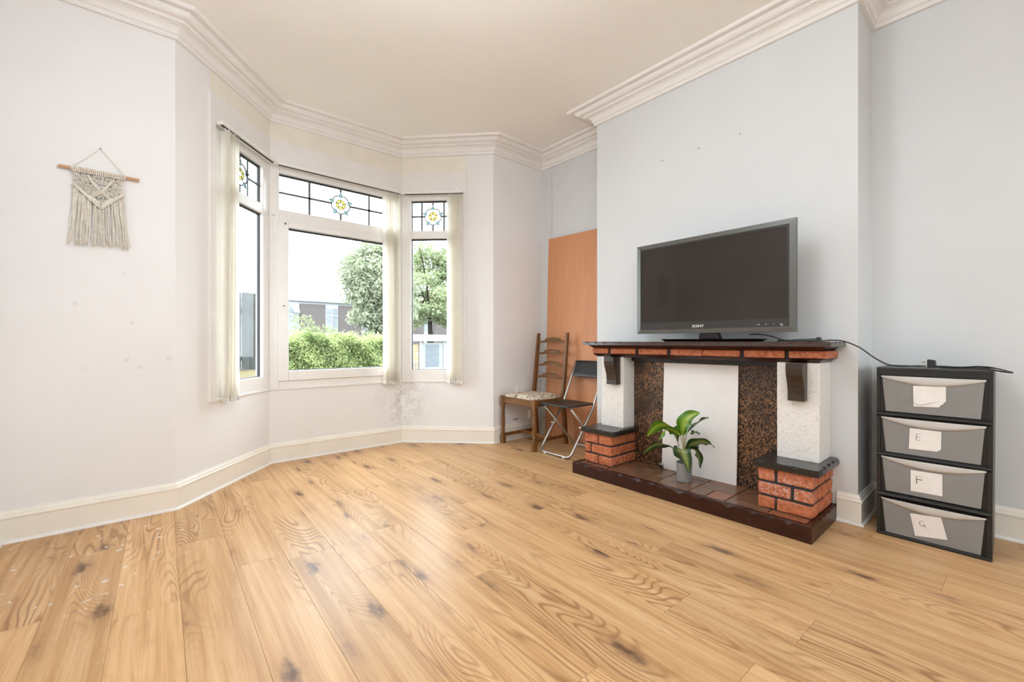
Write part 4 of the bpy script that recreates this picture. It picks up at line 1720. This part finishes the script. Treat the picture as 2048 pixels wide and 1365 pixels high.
# ------------------------------------------------------------------ macrame wall hanging
mc = thing('macrame_hanging', (-.167, 3.25, 1.5), 'cream knotted macrame wall hanging with long fringe on a wooden dowel', 'wall hanging')
YW = 3.248
mb = MB()
mb.tube([(-.327, YW, 1.921), (-.007, YW, 1.921)], .0085, 12)
obj('dowel', mb, M['dowel'], mc, smooth=False)
mb = MB()
mb.tube([(-.277, YW, 1.932), (-.222, YW + .005, 1.99), (-.168, YW + .010, 2.058), (-.12, YW + .005, 1.998), (-.068, YW, 1.932)], .0022, 6)
for x in (-.277, -.068):
    mb.tube([(x + .004 * math.cos(a), YW + .0105 * math.sin(a * 1.0), 1.921 + .0105 * math.cos(a)) for a in [2 * math.pi * j / 10 for j in range(10)]], .0025, 6, closed=True)
obj('hanging_cord', mb, M['cotton'], mc)
mb = MB()
mb.tube([(-.168, YW + .003, 2.057), (-.168, 3.266, 2.059)], .003, 8)
obj('nail', mb, M['lead'], mc)
XL, XR, XM = -.272, -.070, -.165
def vee(x):            # lower edge of the knotted part
    return 1.722 + abs(x - XM) / .105 * .108
kn = MB()
ncord = 26
for k in range(ncord):          # loops over the dowel
    x = XL + (XR - XL) * k / (ncord - 1)
    kn.tube([(x, YW + .0115 * math.sin(a), 1.921 + .0115 * math.cos(a)) for a in [math.pi * (-1.15 + .23 * j) for j in range(11)]], .0032, 6)
    kn.blob((x, YW - .009, 1.908), .0042, .004, .006, 6, 5)
rng = random.Random(3)
z = 1.897
rw = 0
while z > 1.72:
    for k in range(24):
        x = XL + .004 + (XR - XL - .008) * (k + (.5 if rw % 2 else 0)) / 24
        if z > vee(x) + .004 and rng.random() > .16:
            kn.blob((x, YW - .004 + rng.uniform(-.002, .002), z), .0036, .0042, .0054, 6, 4)
    z -= .0088
    rw += 1
# diagonal ridges: an X, the inner diamond and the V edge
def ridge(a, b, rr=.0040, n=None):
    A_, B_ = Vector((a[0], YW - .011, a[1])), Vector((b[0], YW - .011, b[1]))
    n = int((B_ - A_).length / .0062)
    kn.tube([A_, B_], rr * .8, 6)
    for j in range(n + 1):
        p = A_.lerp(B_, j / max(1, n))
        kn.blob(p, rr, rr * 1.1, rr * 1.15, 6, 4)
for off in (0, .011):
    ridge((-.215 + off * .3, 1.888 - off), (XM - .002, 1.822 - off * .9))
    ridge((-.117 - off * .3, 1.888 - off), (XM + .002, 1.822 - off * .9))
    ridge((-.212, 1.782 - off), (XM, 1.822 - off))
    ridge((-.120, 1.782 - off), (XM, 1.822 - off))
    ridge((-.212, 1.786 + off * .2), (XM, 1.738 + off))
    ridge((-.120, 1.786 + off * .2), (XM, 1.738 + off))
    ridge((XL + .002, vee(XL) + off * .9), (XM, 1.722 + off * .9), .0046)
    ridge((XR - .002, vee(XR) + off * .9), (XM, 1.722 + off * .9), .0046)
ko = obj('knotted_panel', kn, M['cotton'], mc, smooth=True, fix=False)
fr_ = MB()
for k in range(64):
    u = k / 63
    if .335 < u < .375 or .70 < u < .735:
        continue
    x = XL + .002 + (XR - XL - .004) * u
    z0 = vee(x)
    x1 = x + (u - .5) * .05 + rng.uniform(-.006, .006)
    zb = 1.525 + rng.uniform(-.012, .012)
    n = 9
    ph = rng.uniform(0, 6)
    yy = YW - .004 + rng.uniform(-.004, .006)
    fr_.tube([(x + (x1 - x) * (j / n) ** 1.4 + .0022 * math.sin(ph + j * 1.2) * (j / n), yy + .002 * math.sin(j + ph), z0 + (zb - z0) * j / n) for j in range(n + 1)], .0021, 5)
tag(obj('fringe', fr_, M['cotton'], mc, smooth=True, fix=False), kind='stuff')

# ------------------------------------------------------------------ potted plant
pp = thing('potted_plant', (2.712, 1.412, .083), 'small leafy variegated plant in a grey cylindrical pot on the hearth', 'plant')
PXc, PYc, PZc = 2.712, 1.412, .0835
mb = MB()
mb.lathe([(.043, 0), (.046, .004), (.0495, .12), (.0495, .123), (.046, .123), (.044, .105), (.001, .103)], (PXc, PYc, PZc), 28)
obj('pot', mb, M['grey_pot'], pp, smooth=False)
mb = MB()
mb.lathe([(.0445, .098), (.044, .106), (.02, .110), (.002, .109)], (PXc, PYc, PZc), 20)
obj('soil', mb, M['soil'], pp)


def leaf(base, mid, tip, wid, side, mat, fold=.25, curl=0.0, wave=.006):
    B_, Mi, T = Vector(base), Vector(mid), Vector(tip)
    sd = Vector(side).normalized()
    def f(u, v):
        c = B_ * (1 - u) ** 2 + Mi * 2 * u * (1 - u) + T * u * u
        tg = ((Mi - B_) * (1 - u) + (T - Mi) * u).normalized()
        s = (sd - tg * sd.dot(tg)).normalized()
        nrm = tg.cross(s)
        wv = 1.15 * wid * (math.sin(math.pi * min(1, (u * .97 + .02)) ** .85)) ** .75
        q = 2 * v - 1
        return c + s * (q * wv) + nrm * (fold * abs(q) * wv + curl * q * q * wv + wave * math.sin(14 * u + 3 * q) * abs(q))
    mb = MB().grid(f, 14, 8, uvfn=True)
    return obj('leaf', mb, mat, pp, smooth=True, fix=False)


def pl(y, z, x=2.712):
    return (x, y, z)


BR, DK = M['leaf_bright'], M['leaf_dark']
leaf(pl(1.415, .385, 2.70), pl(1.425, .505, 2.69), pl(1.303, .548, 2.70), .046, (0.25, 1, .25), BR, .18)
leaf(pl(1.405, .382, 2.72), pl(1.345, .47, 2.73), pl(1.275, .516, 2.76), .040, (1, .15, .25), DK, .25)
leaf(pl(1.432, .392, 2.70), pl(1.560, .510, 2.67), pl(1.640, .345, 2.64), .042, (.75, -.35, -.6), BR, .12)
leaf(pl(1.425, .385, 2.69), pl(1.515, .475, 2.65), pl(1.540, .335, 2.62), .044, (.35, .8, -.55), BR, .15)
leaf(pl(1.430, .395, 2.74), pl(1.545, .430, 2.76), pl(1.462, .296, 2.74), .040, (.5, .7, .5), DK, .2)
leaf(pl(1.470, .282, 2.70), pl(1.580, .355, 2.67), pl(1.668, .222, 2.63), .038, (.85, 0, -.5), DK, .18)
leaf(pl(1.385, .290, 2.69), pl(1.285, .410, 2.66), pl(1.190, .355, 2.66), .040, (.75, .1, -.6), DK, .18)
leaf(pl(1.425, .300, 2.68), pl(1.375, .330, 2.62), pl(1.335, .172, 2.625), .056, (.35, .95, .15), DK, .14)
leaf(pl(1.395, .290, 2.72), pl(1.325, .345, 2.71), pl(1.295, .195, 2.70), .048, (.5, .8, .2), DK, .16)
leaf(pl(1.395, .388, 2.76), pl(1.375, .410, 2.80), pl(1.366, .380, 2.83), .016, (.3, .8, .2), DK, .2)
for a, b in ((pl(1.41, .19), pl(1.415, .388, 2.70)), (pl(1.414, .19), pl(1.432, .392, 2.70)), (pl(1.406, .19), pl(1.403, .384, 2.72)), (pl(1.412, .19), pl(1.472, .282, 2.70)), (pl(1.41, .19), pl(1.387, .290, 2.69)), (pl(1.41, .19), pl(1.425, .300, 2.68)), (pl(1.416, .19), pl(1.43, .395, 2.74))):
    m_ = [(p + q) / 2 for p, q in zip(a, b)]
    m_[1] = m_[1] * .4 + 1.411 * .6
    mb = MB()
    mb.tube(smooth_path([a, m_, b], 5), .0032, 6)
    obj('stalk', mb, M['stem'], pp, smooth=True)

# ------------------------------------------------------------------ outdoors
GZ = -1.3
mb = MB()
mb.box(-40, 70, 9.2, 90, GZ - .2, GZ)
mb.box(-40, 70, -60, -6, GZ - .2, GZ)
mb.box(-40, 70, -6, 9.2, -.55, -.40)
ground = struct('ground', mb, M['tarmac'])


def leaf_cards(name, mat, parent, pts, size, seed, squash=1.0):
    """one mesh of many small folded leaves"""
    g = np.random.default_rng(seed)
    n = len(pts)
    a = g.normal(size=(n, 3))
    a /= np.linalg.norm(a, axis=1)[:, None]
    b = g.normal(size=(n, 3))
    b -= a * (a * b).sum(1)[:, None]
    b /= np.linalg.norm(b, axis=1)[:, None]
    sz = size * g.uniform(.6, 1.3, size=(n, 1))
    pts = np.asarray(pts)
    v = np.stack([pts - a * sz, pts + b * sz * .42, pts + a * sz, pts - b * sz * .42], 1).reshape(-1, 3)
    off = base_of(parent) if parent else Vector((0, 0, 0))
    v = v - np.array(off)
    me = bpy.data.meshes.new(name)
    me.vertices.add(4 * n)
    me.vertices.foreach_set('co', v.astype(np.float32).ravel())
    me.loops.add(4 * n)
    me.loops.foreach_set('vertex_index', np.arange(4 * n, dtype=np.int32))
    me.polygons.add(n)
    me.polygons.foreach_set('loop_start', np.arange(0, 4 * n, 4, dtype=np.int32))
    me.update(calc_edges=True)
    me.materials.append(mat)
    o = bpy.data.objects.new(name, me)
    COL.objects.link(o)
    o.parent = parent
    tag(o, kind='stuff')
    return o


def clump(g, c, r, n, shell=.55):
    p = g.normal(size=(n, 3))
    p /= np.linalg.norm(p, axis=1)[:, None]
    rad = g.uniform(shell, 1.0, size=(n, 1)) ** .7
    return np.array(c) + p * rad * np.array(r)


# hedge along the front boundary
hd = thing('hedge', (2.7, 8.2, -.4), 'clipped green privet hedge along the front garden boundary', 'hedge')
mb = MB()
mb.box(1.80, 3.85, 8.05, 8.65, -.4, .97)
obj('hedge_core', mb, M['ivy'], hd)
g = np.random.default_rng(5)
n = 26000
x = g.uniform(1.70, 3.95, n)
top = 1.05 + .035 * np.sin(x * 9) + .03 * np.sin(x * 23 + 1) + .02 * np.sin(x * 3.1)
z = -.35 + (top + .35) * g.uniform(0, 1, n) ** .8
y = 7.98 + .05 * np.sin(x * 11 + z * 8) + g.uniform(-.05, .06, n)
k = g.uniform(0, 1, n) < .30
y[k] = g.uniform(7.98, 8.7, k.sum())
z[k] = top[k] + g.normal(0, .035, k.sum())
leaf_cards('hedge_leaves', M['hedge'], hd, np.stack([x, y, z], 1), .030, 6)
# boarded fence on a low sandstone wall
fn = thing('boundary_wall', (.7, 8.2, -.4), 'low yellow sandstone terrace wall carrying the grey board fence', 'wall')
mb = MB()
mb.box(-1.3, 1.56, 5.95, 8.15, -.4, .50)
obj('wall_block', mb, M['sandstone'], fn)
mb = MB()
mb.box(-1.33, 1.59, 5.90, 8.18, .50, .555)
obj('coping', mb, M['sandstone'], fn)
fp = thing('board_fence', (.5, 7.95, .555), 'grey vertical board fence standing on the sandstone wall', 'fence')
for k in range(23):
    x = -1.1 + k * .115
    mb = MB()
    mb.box(x, x + .108, 7.90 + (.02 if k % 2 else 0), 7.925 + (.02 if k % 2 else 0), .555, 1.77 + .004 * (k % 3))
    obj('board', mb, M['fence'], fp)
for z in (.70, 1.45):
    mb = MB()
    mb.box(-1.1, 1.52, 7.955, 7.99, z, z + .08)
    obj('fence_rail', mb, M['fence'], fp)

# shrubs behind the hedge
for (cx, cy, rx, rz, zc, sd, lab) in ((3.95, 13.0, 1.0, 1.75, .15, 21, 'tallest loose green shrub behind the hedge in front of the brown cladding'),
                                 (6.3, 16.6, 1.1, 1.6, .05, 22, 'green shrub behind the hedge beside the ivy-covered tree trunk'),
                                 (3.45, 15.4, 1.0, 1.6, .1, 23, 'green shrub behind the hedge below the open window of the flat-roofed houses')):
    g = np.random.default_rng(sd)
    b = thing('garden_shrub', (cx, cy, GZ), lab, 'shrub', 'shrubs behind the hedge')
    pts = np.concatenate([clump(g, (cx + g.uniform(-.5, .5) * rx, cy + g.uniform(-.4, .4), zc + g.uniform(-.5, .55) * rz), (rx * .5, rx * .5, rz * .42), 420, .2) for _ in range(16)])
    leaf_cards('foliage', M['bush'], b, pts, .070, sd)
    mb = MB()
    mb.tube([(cx, cy, GZ), (cx + .05, cy, zc)], .05, 6)
    obj('stem', mb, M['bark'], b)

# trees
def tree(cx, cy, top, rx, z_lo, mat, sd, label, ivy=False):
    g = np.random.default_rng(sd)
    root = thing('tree', (cx, cy, GZ), label, 'tree', 'trees across the road')
    mb = MB()
    tz = z_lo + 1.2
    mb.tube([(cx, cy, GZ), (cx + .1, cy, GZ + 1.2), (cx, cy, tz)], [.28, .22, .17], 8)
    obj('trunk', mb, M['bark'], root)
    mb = MB()
    ends = []
    for k in range(11):
        a = g.uniform(0, 2 * math.pi)
        rr = rx * g.uniform(.35, .85)
        e = (cx + rr * math.cos(a), cy + rr * math.sin(a), z_lo + (top - z_lo) * g.uniform(.3, .95))
        m_ = (cx + rr * .35 * math.cos(a), cy + rr * .35 * math.sin(a), tz + (e[2] - tz) * .55)
        mb.tube([(cx, cy, tz - .6), m_, e], [.10, .06, .02], 5)
        ends.append(e)
    obj('branches', mb, M['bark'], root)
    cl = []
    for k in range(58):
        a = g.uniform(0, 2 * math.pi)
        h = g.uniform(0, 1)
        wid = rx * (math.sin(math.pi * (.12 + .80 * h)) ** .6)
        rr = wid * g.uniform(.25, .85)
        c = (cx + rr * math.cos(a), cy + rr * math.sin(a), z_lo + (top - z_lo) * (.05 + .87 * h))
        s = g.uniform(.75, 1.15)
        cl.append(clump(g, c, (.95 * s, .95 * s, .62 * s), 400, .15))
    leaf_cards('foliage', mat, root, np.concatenate(cl), .125, sd + 1)
    if ivy:
        cl = [clump(g, (cx + g.uniform(-.35, .35), cy + g.uniform(-.3, .3), GZ + .6 + 3.6 * j / 9), (.62, .62, .5), 280, .3) for j in range(10)]
        leaf_cards('ivy', M['ivy'], root, np.concatenate(cl), .11, sd + 2)
    return root


tree(9.0, 20.8, 6.0, 2.0, 1.7, M['tree_a'], 31, 'leafy grey-green tree with ivy-covered trunk across the road', ivy=True)
tree(16.7, 29.0, 8.5, 3.6, 2.0, M['tree_b'], 41, 'broad green tree standing behind the bus shelter')

# flat-roofed terrace far behind
bd = thing('terrace_building', (10, 38, GZ), 'flat-roofed white and brown terrace of houses behind the trees', 'building')
BY = 36.0
mb = MB()
mb.box(-2, 26, BY, BY + 8, GZ, 4.15)
obj('house_wall', mb, M['bldg_white'], bd)
mb = MB()
mb.box(-2.2, 26.2, BY - .35, BY + 8.2, 4.15, 4.75)
obj('roof_fascia', mb, M['bldg_white'], bd)
for k in range(-4, 5):
    x0 = 9.29 + 2.95 * k
    mb = MB()
    mb.box(x0, x0 + 1.88, BY - .16, BY, GZ, 3.95)
    obj('brown_cladding', mb, M['bldg_brown'], bd)
    mb = MB()
    mb.box(x0 + 1.92, x0 + 2.91, BY - .06, BY + .02, 1.9, 3.80)
    wn_ = obj('window', mb, M['bldg_white'], bd)
    for a, b in ((1.99, 2.38), (2.46, 2.85)):
        for z0, z1 in ((2.0, 3.1), (3.2, 3.7)):
            mb = MB()
            mb.box(x0 + a, x0 + b, BY - .09, BY - .05, z0, z1)
            obj('pane', mb, M['bldg_glass'], wn_)
    if k == -1:
        mb = MB()
        mb.hexa([(x0 + 2.44, BY - .50, 3.22), (x0 + 2.88, BY - .50, 3.22), (x0 + 2.88, BY - .44, 3.22), (x0 + 2.44, BY - .44, 3.22)],
                [(x0 + 2.44, BY - .16, 3.72), (x0 + 2.88, BY - .16, 3.72), (x0 + 2.88, BY - .10, 3.72), (x0 + 2.44, BY - .10, 3.72)])
        obj('open_casement', mb, M['bldg_white'], wn_)

# bus shelter
bs = thing('bus_shelter', (8.2, 14.3, GZ), 'grey bus shelter with shallow brown roof across the road', 'bus shelter')
SX0, SX1, SY = 6.75, 9.65, 14.0
for x in (SX0, 7.66, 8.66, SX1):
    for y in (SY, SY + 1.2):
        mb = MB()
        mb.box(x - .035, x + .035, y - .035, y + .035, GZ, 1.04)
        obj('post', mb, M['shelter_frame'], bs)
mb = MB()
mb.box(SX0 - .1, SX1 + .1, SY - .12, SY + 1.35, 1.02, 1.10)
obj('roof_edge', mb, M['shelter_frame'], bs)
mb = MB()
mb.hexa([(SX0 - .1, SY - .12, 1.10), (SX1 + .1, SY - .12, 1.10), (SX1 + .1, SY + 1.35, 1.10), (SX0 - .1, SY + 1.35, 1.10)],
        [(SX0 + .05, SY + .40, 1.27), (SX1 - .05, SY + .40, 1.27), (SX1 - .05, SY + .85, 1.27), (SX0 + .05, SY + .85, 1.27)])
obj('roof', mb, M['shelter_roof'], bs)
for x0, x1 in ((7.70, 8.62), (8.70, 9.61)):
    mb = MB()
    mb.box(x0, x1, SY - .01, SY + .01, .02, .96)
    pn = obj('panel', mb, M['shelter_panel'], bs)
    mb = MB()
    mb.box(x0 + .18, x1 - .18, SY - .02, SY - .01, .08, .90)
    obj('panel_insert', mb, M['shelter_dark'], pn)
    mb = MB()
    mb.box(x0, x1, SY - .02, SY + .02, -.06, .02)
    obj('panel_rail', mb, M['shelter_frame'], bs)
t = NT('red_and_orange_poster')
t.set(t.ramp(t.noise(t.pos(), 4.5, 3), [(.35, (.40, .36, .34)), (.5, (.34, .13, .06)), (.65, (.40, .28, .12))]), .5)
mb = MB()
mb.box(SX0 + .06, 7.58, SY - .012, SY + .012, -.75, .9)
po = obj('poster', mb, t.m, bs)
text_mesh('poster_lettering', 'OH', .34, M['shelter_dark'], bs, (7.40, SY - .016, .16), Matrix.Rotation(math.pi / 2, 4, 'X'))
